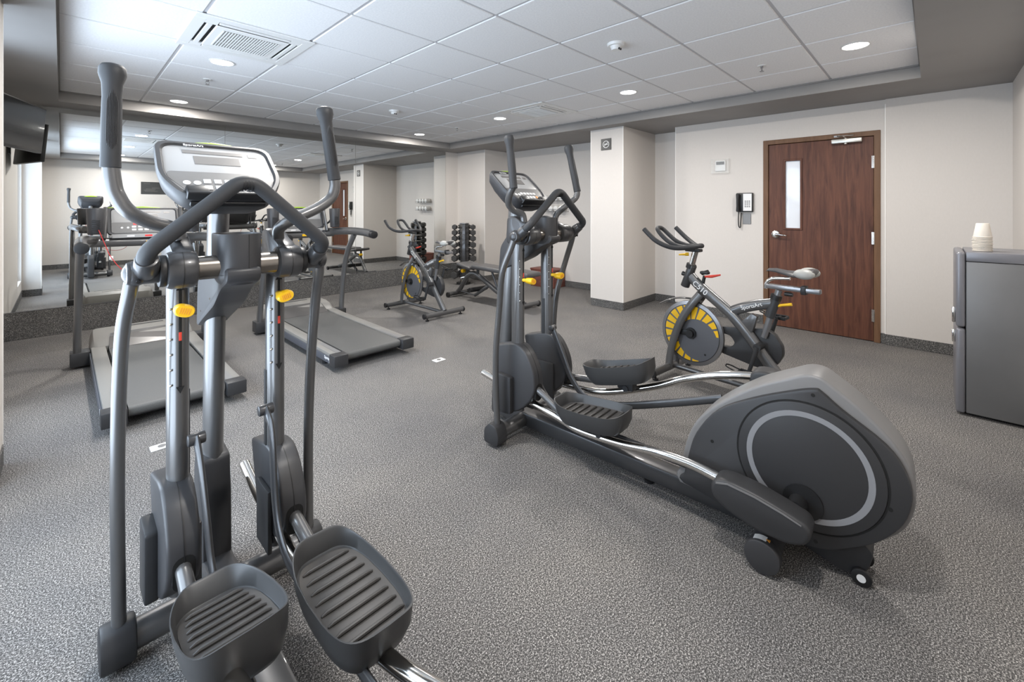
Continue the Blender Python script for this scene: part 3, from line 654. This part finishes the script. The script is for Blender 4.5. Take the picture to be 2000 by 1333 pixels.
    A = [Vector((.034, -(ja-.018), ZH+.022)), Vector((.088, -(ja-.010), ZH+.060)), Vector((.09, 0, za)), Vector((.088, ja-.010, ZH+.060)), Vector((.034, ja-.018, ZH+.022))]
    A = fillet(A, .055, 8)
    ab = G().tube(A, .0205, 20).go('fixed_handlebar', 'grip', T)
    for q in (-.012, -.004, .004, .012): G().tube([(.09, q-.0008, za-.021-abs(q)*.15), (.09, q+.0008, za-.021-abs(q)*.15)], .0212, 20).go('bar_seam', 'black', ab)
    # console
    Xc = console(T, (-.194, 0, 1.434), math.radians(49), .340, .290, .085, 'ellip')
    for s in (-1, 1):
        g = G(); g.X = Xc; g.box((s*.055, -.142, .004), (s*.115, -.105, .022), .006); g.go('tray_clip', 'black', T)
    g = G(); g.X = Xc; g.box((-.115, -.150, -.004), (.115, -.138, .026), .005); g.box((-.105, -.152, -.03), (.105, -.14, -.012), .005); g.go('reading_ledge', 'black', T)
    # housing
    face = [(.82, .125), (.823, .17), (.838, .242), (.872, .355), (.957, .478), (1.081, .562), (1.211, .627), (1.285, .656), (1.31, .650), (1.368, .604), (1.485, .524), (1.535, .45), (1.549, .375), (1.528, .285), (1.47, .20), (1.393, .138), (1.292, .085), (1.10, .085)]
    sil = [(.798, .11), (.806, .20), (.825, .30), (.868, .40), (.948, .493), (1.08, .600), (1.20, .668), (1.255, .695), (1.300, .697), (1.335, .678), (1.413, .622), (1.497, .540), (1.542, .465), (1.557, .39), (1.552, .32), (1.525, .25), (1.46, .18), (1.40, .14), (1.29, .10), (1.08, .10)]
    cl_ = lambda P: [(p.x, p.y) for p in spline([P[-1]]+P+P[:2], 4)[4:-4]]
    sil = cl_(sil)
    G().prism(sil, -.080, .080, r=.030, seg=5).go('housing_shroud', 'shroud', T, ang=50)
    hs = G().prism(cl_(face), -.100, .100, r=.008, seg=2).go('drive_housing', 'plastic2', T)
    for s in (-1, 1):
        g = G().ringdisc((1.264, .373), .2265, .232, s*.1, s*.1015, 64); g.go('disc_groove', 'dark', hs)
        dc = G().cyl((1.264, s*.099, .373), (1.264, s*.106, .373), .2255, 72, bev=.003).go('crank_disc', 'plastic2', T)
        G().ringdisc((1.264, .373), .176, .195, s*.1055, s*.1072, 72).go('disc_ring', 'ring', dc, label='light grey ring on the round side disc')
        pn = st['pin'][0 if s < 0 else 1]; G().cyl((pn[0]+.012, s*.106, pn[1]+.005), (pn[0]+.012, s*.112, pn[1]+.005), .062, 32).go('pin_boss', 'black', dc)
        for a, b in ((1.284, .635), (.938, .345), (1.495, .32), (1.292, .112)): G().cyl((a, s*.0995, b), (a, s*.1012, b), .0065, 10).go('screw_hole', 'dark', hs)
    G().prism([(p.x, p.z) for p in fillet([Vector((a, 0, b)) for a, b in ((1.12, .10), (1.20, .06), (1.36, .018), (1.41, .022), (1.437, .06), (1.452, .12), (1.40, .17), (1.15, .17))], .015, 3, True)], -.055, .055, r=.008).go('rear_foot', 'plastic2', T)
    for s in (-1, 1):
        wl = G().cyl((1.418, s*.050, .030), (1.418, s*.068, .030), .030, 24, bev=.004).go('transport_wheel', 'black', T); G().cyl((1.418, s*.067, .030), (1.418, s*.070, .030), .013, 16).go('wheel_hub', 'label', wl)
    if st.get('mark'): text('C', 'side_letter', 'label', T, (1.0, -.1012, .165), (1, 0, .0), (0, 0, 1), .05)
    return T
d2 = math.radians
elliptical('grey elliptical trainer in the left foreground, console in front of the mirror wall', .376, 1.53, -90, -.012, .238, 0, dict(
    gz=-.042, knob=(1.018, 1.021), pedal=((.345, -.105, .335, d2(17)), (.47, .128, .335, d2(1))),
    bar=([(-.22, -.13, .26), (.0, -.13, .252), (.22, -.13, .272), (.42, -.135, .325), (.60, -.14, .40), (.8, -.15, .47), (1.05, -.19, .47)],
         [(-.40, .12, .31), (-.17, .12, .264), (.10, .122, .235), (.35, .125, .25), (.55, .13, .275), (.75, .14, .325), (.98, .19, .36)]),
    link=([(-.03, -.100, .63), (.03, -.10, .57), (.07, -.095, .45), (.10, -.09, .34), (.16, -.085, .27), (.30, -.08, .235), (.9, -.085, .28)],
          [(-.03, .085, .655), (.03, .085, .60), (.055, .085, .42), (.10, .085, .32), (.20, .085, .27), (.45, .085, .28), (.95, .085, .30)]),
    pin=((1.395, .36), (1.13, .385)),
    handle=([(-.055, -.135, 1.22), (-.05, -.15, 1.25), (-.02, -.21, 1.272), (0, -.255, 1.303), (0, -.277, 1.345), (0, -.284, 1.38), (0, -.288, 1.425), (0, -.284, 1.672)],
            [(-.055, .132, 1.20), (-.03, .125, 1.24), (0, .155, 1.270), (0, .238, 1.309), (0, .285, 1.345), (0, .299, 1.385), (0, .296, 1.42), (0, .262, 1.652)])))
elliptical('grey elliptical trainer in the middle of the room, its round drive housing towards the camera', 1.937, 1.60, -88, .012, .268, 1, dict(
    knob=(.905, .905), pedal=((.385, -.130, .295, d2(6)), (.395, .125, .440, d2(16))), mark=True,
    bar=([(-.385, -.13, .305), (-.2, -.13, .272), (0, -.13, .235), (.19, -.135, .212), (.31, -.14, .194), (.535, -.15, .212), (.71, -.16, .243), (.87, -.17, .257), (1.0, -.19, .255)],
         [(-.2, .13, .262), (.05, .14, .262), (.25, .14, .282), (.40, .15, .324), (.59, .16, .400), (.71, .165, .462), (.825, .17, .508), (.945, .18, .541), (1.03, .19, .552)]),
    link=([(-.06, -.088, .47), (-.01, -.088, .38), (.07, -.085, .27), (.22, -.085, .21), (.45, -.085, .20), (.95, -.085, .20)],
          [(-.02, .085, .600), (.05, .085, .46), (.12, .085, .33), (.22, .09, .25), (.40, .10, .262), (.67, .10, .355), (.92, .10, .452)]),
    pin=((1.242, .236), (1.286, .515)),
    handle=([(-.05, -.138, 1.23), (-.055, -.15, 1.275), (-.075, -.20, 1.298), (-.075, -.24, 1.335), (-.045, -.262, 1.385), (-.012, -.270, 1.425), (-.046, -.268, 1.69)],
            [(-.04, .132, 1.23), (-.03, .145, 1.275), (.0, .20, 1.325), (.025, .25, 1.365), (.035, .262, 1.392), (.033, .265, 1.42), (-.03, .262, 1.69)])))

# ---------------------------------------------------------------- treadmills (local x forward, y left)
def treadmill(lab, X, Y, brand):
    T = thing('treadmill', lab, 'treadmill', (X, Y, 0), 90, 'treadmills')
    G().box((.03, -.255, .06), (1.95, .255, .112), .004, 1).go('deck_base', 'black', T)
    prof = fillet([Vector((a, 0, b)) for a, b in ((.012, .128), (.0, .10), (.012, .072), (.05, .068), (.05, .104), (1.72, .104), (1.72, .135))], .018, 4, True)
    bl = G().prism([(p.x, p.z) for p in prof], -.245, .245).go('running_belt', 'belt', T)
    for s in (-1, 1):
        out = [(.03, .06), (1.60, .06), (1.60, .150), (1.35, .140), (.03, .130)]
        sr = G().prism([(a, b) for a, b in out], s*.262, s*.352, r=.006).go('side_rail', 'rail', T)
        G().prism([(.03, .055), (1.58, .055), (1.58, .118), (.03, .108)], s*.350, s*.362, r=.002).go('rail_skirt', 'railside', T)
        G().box((.05, s*.286-.02, .1315), (1.30, s*.286+.02, .133)).go('grip_strip', 'shroud', sr, False)
        G().box((.95, s*.31-.012, .1335), (1.0, s*.31+.012, .135)).go('yellow_mark', 'yellow', sr, False)
        G().box((-.028, s*.250, .045), (.075, s*.366, .134), .007).go('end_cap', 'plastic2', T)
        G().cyl((.28, s*.31, 0), (.28, s*.31, .06), .024, 16).go('rear_foot', 'black', T)
        # base box + upright
        G().box((1.56, s*.355, .02), (1.70, s*.475, .132), .006).go('upright_socket', 'plastic2', T)
        G().tube([(1.60, s*.432, .12), (1.585, s*.431, .25), (1.55, s*.428, .42), (1.49, s*.425, .66), (1.40, s*.423, .84), (1.27, s*.42, .99), (1.24, s*.42, 1.02)], .036, 20, 6, up=(1, 0, 0), ry=.72).go('upright', 'steel', T)
        # handrail
        G().tube([(.83, s*.424, 1.030), (.98, s*.424, 1.045), (1.2, s*.42, 1.052), (1.4, s*.40, 1.05), (1.58, s*.36, 1.04), (1.68, s*.31, 1.035)], .042, 20, 6, up=(0, 0, 1), ry=.8).go('handrail', 'steel', T)
        G().cyl((.80, s*.424, 1.028), (.86, s*.424, 1.034), .041, 22, bev=.006).go('handrail_cap', 'black', T)
        G().tube([(1.62, s*.27, 1.05), (1.66, s*.262, 1.20), (1.70, s*.258, 1.31)], .026, 14, 4, up=(1, 0, 0), ry=.6).go('console_arm', 'steel', T)
        cu = G().cyl((1.53, s*.325, 1.09), (1.54, s*.325, 1.305), .050, 28, r2=.058, bev=.008).go('cup_holder', 'plastic', T)
        for q in range(6): G().box((1.476, s*.325-.026, 1.125+q*.016), (1.482, s*.325+.026, 1.130+q*.016)).go('vent_slot', 'black', cu, False)
    # motor hood
    secs = []
    def sec(x, hgt, w, zb=.05, wt=None):
        wt = wt or w*.93; return [(x, -w, zb), (x, -w, zb+(hgt-zb)*.45), (x, -w*.985, zb+(hgt-zb)*.7), (x, -wt, hgt-.008), (x, -wt*.93, hgt), (x, wt*.93, hgt), (x, wt, hgt-.008), (x, w*.985, zb+(hgt-zb)*.7), (x, w, zb+(hgt-zb)*.45), (x, w, zb)]
    G().loft([sec(1.58, .150, .352), sec(1.60, .165, .355), sec(1.68, .205, .358), (sec(1.80, .226, .358)), sec(1.98, .228, .350), sec(2.06, .205, .335), sec(2.10, .14, .320), sec(2.105, .06, .315)], True).go('motor_hood', 'hood', T)
    g = G().prism([(p.x, p.y) for p in fillet([Vector((1.50, -.245, 0)), Vector((1.50, .245, 0)), Vector((1.68, .225, 0)), Vector((1.72, -.225+.0, 0))], .03, 4, True)], .132, .2085, 'z'); g.bm.free()
    G().loft([[(x, -w_, z1) for x, w_, z1 in ((1.52, .245, .137),)] + [(1.52, .245, .137), (1.66, .235, .202), (1.735, .225, .2195), (1.735, -.225, .2195), (1.66, -.235, .202)], [(1.52, -.245, .132), (1.52, .245, .132), (1.66, .235, .19), (1.735, .225, .21), (1.735, -.225, .21), (1.66, -.235, .19)]], True).go('hood_visor', 'hooddark', T, False)
    G().box((1.90, -.16, .2285), (1.93, .16, .2300)).go('hood_print', 'plastic', T, False)
    # cross bar, console
    cb = G().tube([(1.64, -.36, 1.02), (1.67, -.2, 1.015), (1.67, 0, 1.012), (1.67, .2, 1.015), (1.64, .36, 1.02)], .040, 16, 5, up=(0, 0, 1), ry=.8).go('cross_bar', 'steel', T)
    G().box((1.61, -.225, 1.050), (1.65, .225, 1.084), .004, 1).go('lower_panel', 'panel', T)
    for yy, m_ in ((.1, 'label'), (-.02, 'redled'), (-.12, 'label')): G().box((1.6085, yy-.025, 1.060), (1.6105, yy+.025, 1.074)).go('indicator', m_, T, False)
    G().box((1.633, -.055, .995), (1.637, -.005, 1.018)).go('safety_sticker', 'yellow', T, False)
    # console() expects the user at +u; turn it round
    P = bpy.data.objects.new('console', None); C.objects.link(P); P.parent = T; P.rotation_euler = (0, 0, PI)
    console(P, (-1.68, 0, 1.195), math.radians(20), .50, .245, .06, 'tread')
    if brand: pass
    # red safety cord
    G().tube([(1.478, .31, 1.13), (1.45, .27, 1.0), (1.42, .235, .90), (1.42, .15, .78), (1.45, .0, .72), (1.50, -.12, .78), (1.60, -.16, .98)], .0028, 8, 8).go('safety_cord', 'cord', T, label='thin red safety cord')
    g = G().box((1.42, .225, .885), (1.435, .250, .915), .003); g.go('cord_clip', 'label', T)
    text('SportsArt', 'brand_print', 'label', T, (.10, .3625, .092), (-1, 0, 0), (0, 0, 1), .035); text('T615', 'model_print', 'label', T, (.06, .3625, .067), (-1, 0, 0), (0, 0, 1), .022)
    return T
treadmill('grey treadmill behind the left elliptical trainer, nearest the left wall', .52, 3.42, False)
treadmill('grey treadmill in the middle, right of the left elliptical trainer, facing the mirror', 1.86, 3.42, True)

# ---------------------------------------------------------------- indoor bikes (local x to the rear)
def bike(lab, X, Y, th):
    T = thing('exercise_bike', lab, 'exercise bike', (X, Y, 0), th, 'indoor cycling bikes')
    for u in (0, .86):
        G().tube([(u, -.285, .058), (u, .285, .058)], .030, 18, ry=.8).go('stabilizer', 'steel', T)
        for s in (-1, 1):
            G().cyl((u, s*.275, .058), (u, s*.297, .058), .032, 18, bev=.005).go('end_cap', 'black', T)
            G().cyl((u, s*.245, 0), (u, s*.245, .012), .022, 14).cyl((u, s*.245, .01), (u, s*.245, .05), .008, 8).go('levelling_foot', 'black', T)
    G().tube([(0, 0, .06), (.86, 0, .06)], .020, 10).go('base_tube', 'steel', T)
    for s in (-1, 1):
        G().tube([(-.003, s*.052, .06), (.012, s*.052, .17), (.045, s*.052, .30), (.10, s*.052, .44), (.18, s*.048, .575), (.245, s*.035, .665)], .030, 16, 5, up=(1, 0, 0), ry=.45).go('fork_blade', 'steel', T)
    mt = G().tube([(.135, 0, .80), (.24, 0, .705), (.455, 0, .548), (.585, 0, .41), (.715, 0, .248), (.86, 0, .075)], .040, 16, 5, up=(0, 0, 1), ry=.72).go('main_tube', 'steel', T)
    G().cyl((.105, 0, .70), (.168, 0, .872), .033, 20, bev=.004).go('head_tube', 'steel2', T)
    G().cyl((.150, 0, .845), (.16, 0, .878), .036, 20).go('head_collar', 'black', T)
    G().cyl((.155, 0, .85), (.192, 0, .985), .023, 18).go('handle_post', 'chrome', T)
    G().box((.12, -.03, .975), (.235, .03, .998), .006).go('bar_clamp', 'black', T)
    g = G()
    for s in (-1, 1):
        g.tube([(-.105, s*.235, 1.145), (-.055, s*.235, 1.10), (-.005, s*.230, 1.06), (.06, s*.205, 1.025), (.12, s*.16, 1.008), (.19, s*.09, 1.013), (.225, s*.03, 1.022), (.228, 0, 1.024)], .0178, 14, 6)
    g.tube([(.17, -.07, 1.010), (.08, -.062, 1.018), (0, -.058, 1.045), (-.065, -.055, 1.095), (-.108, -.04, 1.138), (-.118, 0, 1.150), (-.108, .04, 1.138), (-.065, .055, 1.095), (0, .058, 1.045), (.08, .062, 1.018), (.17, .07, 1.010)], .0165, 14, 5)
    g.go('handlebar', 'grip', T)
    G().cyl((.148, -.02, .955), (.125, -.03, .953), .013, 12).tube([(.125, -.03, .953), (.08, -.045, .948)], [.010, .006], 10).go('bar_lever', 'yellow', T, label='yellow clamp lever')
    G().cyl((.125, 0, .79), (.085, 0, .80), .017, 12).go('clamp_knob', 'black', T)
    G().cyl((.245, 0, .72), (.262, 0, .80), .012, 10).cyl((.240, 0, .815), (.29, 0, .835), .014, 12).box((.232, -.022, .812), (.296, .022, .834), .008).go('resistance_knob', 'black', T)
    G().tube([(.268, -.005, .795), (.32, -.01, .803), (.385, -.012, .822)], [.007, .011, .006], 10, 3).go('brake_lever', 'red', T, label='red brake lever')
    # flywheel
    c = (.163, .35); R = .245
    fw = G(); fw.cyl((c[0], -.013, c[1]), (c[0], .013, c[1]), R, 64, bev=.003); fw = fw.go('flywheel', 'rimsteel', T)
    G().cyl((c[0], -.0145, c[1]), (c[0], .0145, c[1]), R-.028, 56).go('flywheel_face', 'wheelgrey', fw)
    for s in (-1, 1):
        G().ringdisc(c, R-.031, R-.027, s*.0142, s*.0152, 56).go('face_line', 'black', fw)
        for k in range(20):
            a0 = 2*PI*k/20+.05; a1 = a0+2*PI/20-.075; P = []
            def rin(a):
                b_ = .047*math.cos(a)-.042*math.sin(a); return b_+math.sqrt(b_*b_+.156**2-.047**2-.042**2)
            if rin((a0+a1)/2) > .203: continue
            for r0, aa in ((0, (a0, (a0+a1)/2, a1)), (1, (a1, (a0+a1)/2, a0))):
                for a in aa:
                    q = .211 if r0 else min(rin(a), .206); P.append((c[0]+q*math.cos(a), c[1]+q*math.sin(a)))
            G().prism(P, s*.0144, s*.0156).go('yellow_segment', 'yellow', fw, False)
        G().cyl((c[0]+.11, s*.0145, c[1]-.14), (c[0]+.11, s*.0158, c[1]-.14), .008, 10).go('face_hole', 'black', fw)
    G().cyl((c[0], -.045, c[1]), (c[0], .045, c[1]), .028, 20).cyl((c[0], -.028, c[1]), (c[0], .028, c[1]), .042, 24).box((c[0]-.11, -.034, c[1]-.022), (c[0], -.026, c[1]+.022), .004).box((c[0]-.11, .026, c[1]-.022), (c[0], .034, c[1]+.022), .004).go('hub', 'black', T)
    G().tube([(-.10, 0, .535), (-.03, 0, .575), (.05, 0, .602), (.15, 0, .612), (.24, 0, .60)], .024, 10, 5, up=(0, 1, 0), ry=.30).go('fender', 'steel', T)
    cov = fillet([Vector((a, 0, b)) for a, b in ((.36, .437), (.478, .452), (.60, .472), (.668, .485), (.728, .455), (.775, .385), (.778, .32), (.742, .250), (.69, .215), (.61, .205), (.372, .245), (.368, .298), (.44, .300), (.474, .340), (.44, .386), (.366, .392))], .02, 3, True)
    G().prism([(p.x, p.z) for p in cov], .022, .075, r=.005).go('chain_cover', 'plastic2', T)
    G().tube([(.44, 0, .555), (.52, 0, .60), (.62, 0, .64), (.735, 0, .672)], .036, 14, 4, up=(0, 0, 1), ry=.6).go('top_tube', 'steel', T)
    G().prism([(.52, .50), (.60, .58), (.635, .565), (.605, .455), (.565, .45)], -.018, .018, r=.004).go('gusset', 'steel', T)
    G().tube([(.672, 0, .43), (.712, 0, .575), (.765, 0, .765)], .021, 16, up=(1, 0, 0), ry=.75).go('seat_post', 'rimsteel', T)
    G().tube([(.706, 0, .575), (.75, 0, .715)], .031, 18, up=(1, 0, 0), ry=.8).go('seat_sleeve', 'steel2', T)
    G().cyl((.743, 0, .70), (.752, 0, .73), .034, 18).go('sleeve_collar', 'black', T)
    G().cyl((.745, 0, .655), (.775, 0, .665), .010, 10).tube([(.775, 0, .665), (.84, 0, .682)], [.008, .010], 10).go('seat_lever', 'yellow', T, label='yellow seat clamp lever')
    G().box((.69, -.022, .770), (1.0, .022, .800), .005).go('seat_slide', 'rimsteel', T); G().box((.895, -.027, .757), (.925, .027, .812), .005).cyl((.80, 0, .745), (.845, 0, .745), .014, 10).go('slide_stop', 'black', T)
    G().tube([(.683, 0, .765), (.690, 0, .805), (.73, 0, .838), (.83, 0, .850)], .0115, 12, 5).go('saddle_rail', 'chrome', T)
    g = G(); S = []
    for u, w_, zt, th_ in ((.690, .010, .888, .006), (.705, .020, .905, .02), (.75, .024, .910, .028), (.81, .034, .902, .034), (.86, .062, .903, .040), (.91, .088, .915, .045), (.95, .092, .926, .045), (.972, .078, .926, .035), (.978, .05, .920, .015)):
        S.append([(u, w_*math.cos(a), zt-(th_*.5)+(th_*.5)*math.sin(a)*(1 if math.sin(a) > 0 else 1.1)-.012*(abs(math.cos(a))**2)*(w_/.09)) for a in [2*PI*i/20 for i in range(20)]])
    sd = g.loft(S).go('saddle', 'pad', T)
    for s in (-1, 1): G().ball((.925, s*.054, .893), .058, 20, (1.0, .80, .56)).go('saddle_side', 'seatgrey', sd)
    # cranks
    for s, e in ((-1, (.622, .212)), (1, (.712, .548))):
        cr = G().tube([(.667, s*.095, .38), (e[0], s*.11, e[1])], [.017, .012], 12).cyl((.667, s*.03, .38), (.667, s*.105, .38), .024, 16).go('crank_arm', 'plastic2', T)
        pdl = G().cyl((e[0], s*.11, e[1]), (e[0], s*.20, e[1]), .008, 8)
        pdl.box((e[0]-.045, s*.128, e[1]-.012), (e[0]+.045, s*.138, e[1]+.012), .003); pdl.box((e[0]-.045, s*.198, e[1]-.012), (e[0]+.045, s*.208, e[1]+.012), .003); pdl.box((e[0]-.048, s*.13, e[1]-.008), (e[0]-.036, s*.206, e[1]+.008)); pdl.box((e[0]+.036, s*.13, e[1]-.008), (e[0]+.048, s*.206, e[1]+.008))
        pdl.go('pedal', 'black', cr)
        G().tube([(e[0]-.05, s*.14, e[1]+.005), (e[0]-.11, s*.145, e[1]+.02), (e[0]-.125, s*.17, e[1]+.025), (e[0]-.11, s*.195, e[1]+.02), (e[0]-.05, s*.2, e[1]+.005)], .005, 6, 4).go('toe_cage', 'black', cr)
    dr = Vector((.215, 0, -.157)).normalized(); text('C510', 'model_print', 'label', T, (.24, -.0295, .708), dr, (-dr.z*-1*0+.59, 0, .80), .058)
    dr = Vector((.2, 0, .075)).normalized(); text('SportsArt', 'brand_print', 'label', T, (.60, -.0225, .632), dr, (-.35, 0, .93), .036)
    return T
bike('near exercise bike with yellow flywheel in front of the brown door', 3.39, 1.50, -96)
bike('far exercise bike with yellow flywheel standing close to the mirror wall', 3.185, 5.07, -90)

# ---------------------------------------------------------------- weight bench
T = thing('weight_bench', 'dark adjustable weight bench in front of the dumbbell tower', 'bench', (4.12, 5.0, 0), -90)
G().tube([(-.12, -.18, .045), (-.12, .18, .045)], .030, 16).go('front_foot', 'steel', T)
G().tube([(1.20, -.19, .045), (1.20, .31, .045)], .030, 16).go('rear_foot_bar', 'steel', T)
for u, v in ((-.12, -.18), (-.12, .18), (1.20, -.19), (1.20, .31)): G().cyl((u, v-.012, .038), (u, v+.012, .038), .037, 18).go('foot_cap', 'black', T)
G().tube([(-.12, 0, .06), (-.05, 0, .12), (.04, 0, .24), (.13, 0, .335), (.24, 0, .37), (.36, 0, .345), (.57, 0, .25), (.80, 0, .155), (1.2, .05, .055)], .030, 14, 6, up=(0, 1, 0), ry=1.2).go('arched_frame', 'steel', T)
G().tube([(-.05, 0, .08), (.27, 0, .06)], .012, 10).tube([(.27, 0, .06), (.57, 0, .235)], .024, 12).go('brace', 'steel', T)
G().tube([(.02, 0, .19), (-.03, -.01, .27), (.06, 0, .30)], .009, 8, 4).go('lift_handle', 'chrome', T)
G().tube([(.09, 0, .30), (.10, 0, .47)], .020, 10).tube([(.33, 0, .36), (.34, 0, .46)], .022, 10).tube([(.35, 0, .45), (.95, 0, .455)], .02, 10).tube([(.62, 0, .45), (.75, 0, .19)], .016, 10).go('pad_support', 'steel2', T)
G().cyl((.05, -.06, .39), (.05, .0, .39), .026, 14, bev=.005).go('pop_pin', 'yellow', T, label='yellow pull pin')
G().cyl((.34, -.16, .16), (.34, .16, .16), .032, 18).go('roller', 'black', T)
g = G(); g.X = Matrix.Translation((.17, 0, .480)) @ Matrix.Rotation(math.radians(9), 4, 'Y'); g.box((-.15, -.15, -.022), (.15, .15, .022), .018, 3); g.go('seat_pad', 'pad', T)
g = G(); g.X = Matrix.Translation((.87, 0, .478)) @ Matrix.Rotation(math.radians(1.0), 4, 'Y'); g.box((-.53, -.14, -.03), (.53, .14, .03), .022, 3); g.go('back_pad', 'pad', T)

# ---------------------------------------------------------------- dumbbell tower
T = thing('dumbbell_tower', 'tall dark dumbbell tower in the corner by the mirror', 'rack', (4.815, 5.80, 0))
G().prism(fillet([(-.04, -.09, 0), (.10, -.06, 0), (.13, .10, 0), (-.02, .14, 0), (-.12, .08, 0)], .03, 3, True), .0, .04, 'z').go('tower_base', 'black', T)
G().prism([(-.062, -.02), (-.035, -.058), (.055, -.045), (.06, .06), (-.04, .062)], .04, 1.045, 'z', r=.008).go('tower_column', 'steel2', T)
G().cyl((0, 0, 1.04), (0, 0, 1.055), .085, 28, bev=.004).go('tower_cap', 'rimsteel', T)
zs = [.985, .89, .79, .68, .565, .45, .31, .165]; rs = [.045, .049, .052, .054, .057, .059, .064, .066]
words = ['top', 'second', 'third', 'fourth', 'fifth', 'sixth', 'seventh', 'bottom']
for k, (z, r) in enumerate(zip(zs, rs)):
    for side, (a, b) in (('left', ((-.142, .085), (.035, .150))), ('right', ((.073, -.138), (.13, .045)))):
        A = Vector((a[0], a[1], 0)); B = Vector((b[0], b[1], 0)); d = (B-A).normalized()
        t = thing('dumbbell', 'black hexagonal dumbbell, %s on the %s side of the tower' % (words[k], side), 'dumbbell', (4.815+A.x, 5.80+A.y, z), math.degrees(math.atan2(d.y, d.x)), 'dumbbells on the tower')
        L = (B-A).length
        for x0, x1 in ((-.035, .03), (L-.03, L+.035)):
            g = G(); hx = [(r*math.cos(PI/3*i+PI/6), r*math.sin(PI/3*i+PI/6)) for i in range(6)]; g.prism(hx, x0, x1, 'u', r=.008).go('head', 'dbell', t, False)
        G().cyl((.02, 0, 0), (L-.02, 0, 0), .014, 12).go('handle', 'chrome', t)
    T_arm = G(); 
    for a in ((-.05, .10), (.09, -.03)): T_arm.box((min(a[0], 0), min(a[1], 0), z-.030), (max(a[0], 0), max(a[1], 0), z-.022))
    T_arm.go('saddle_arm', 'steel2', T, False)
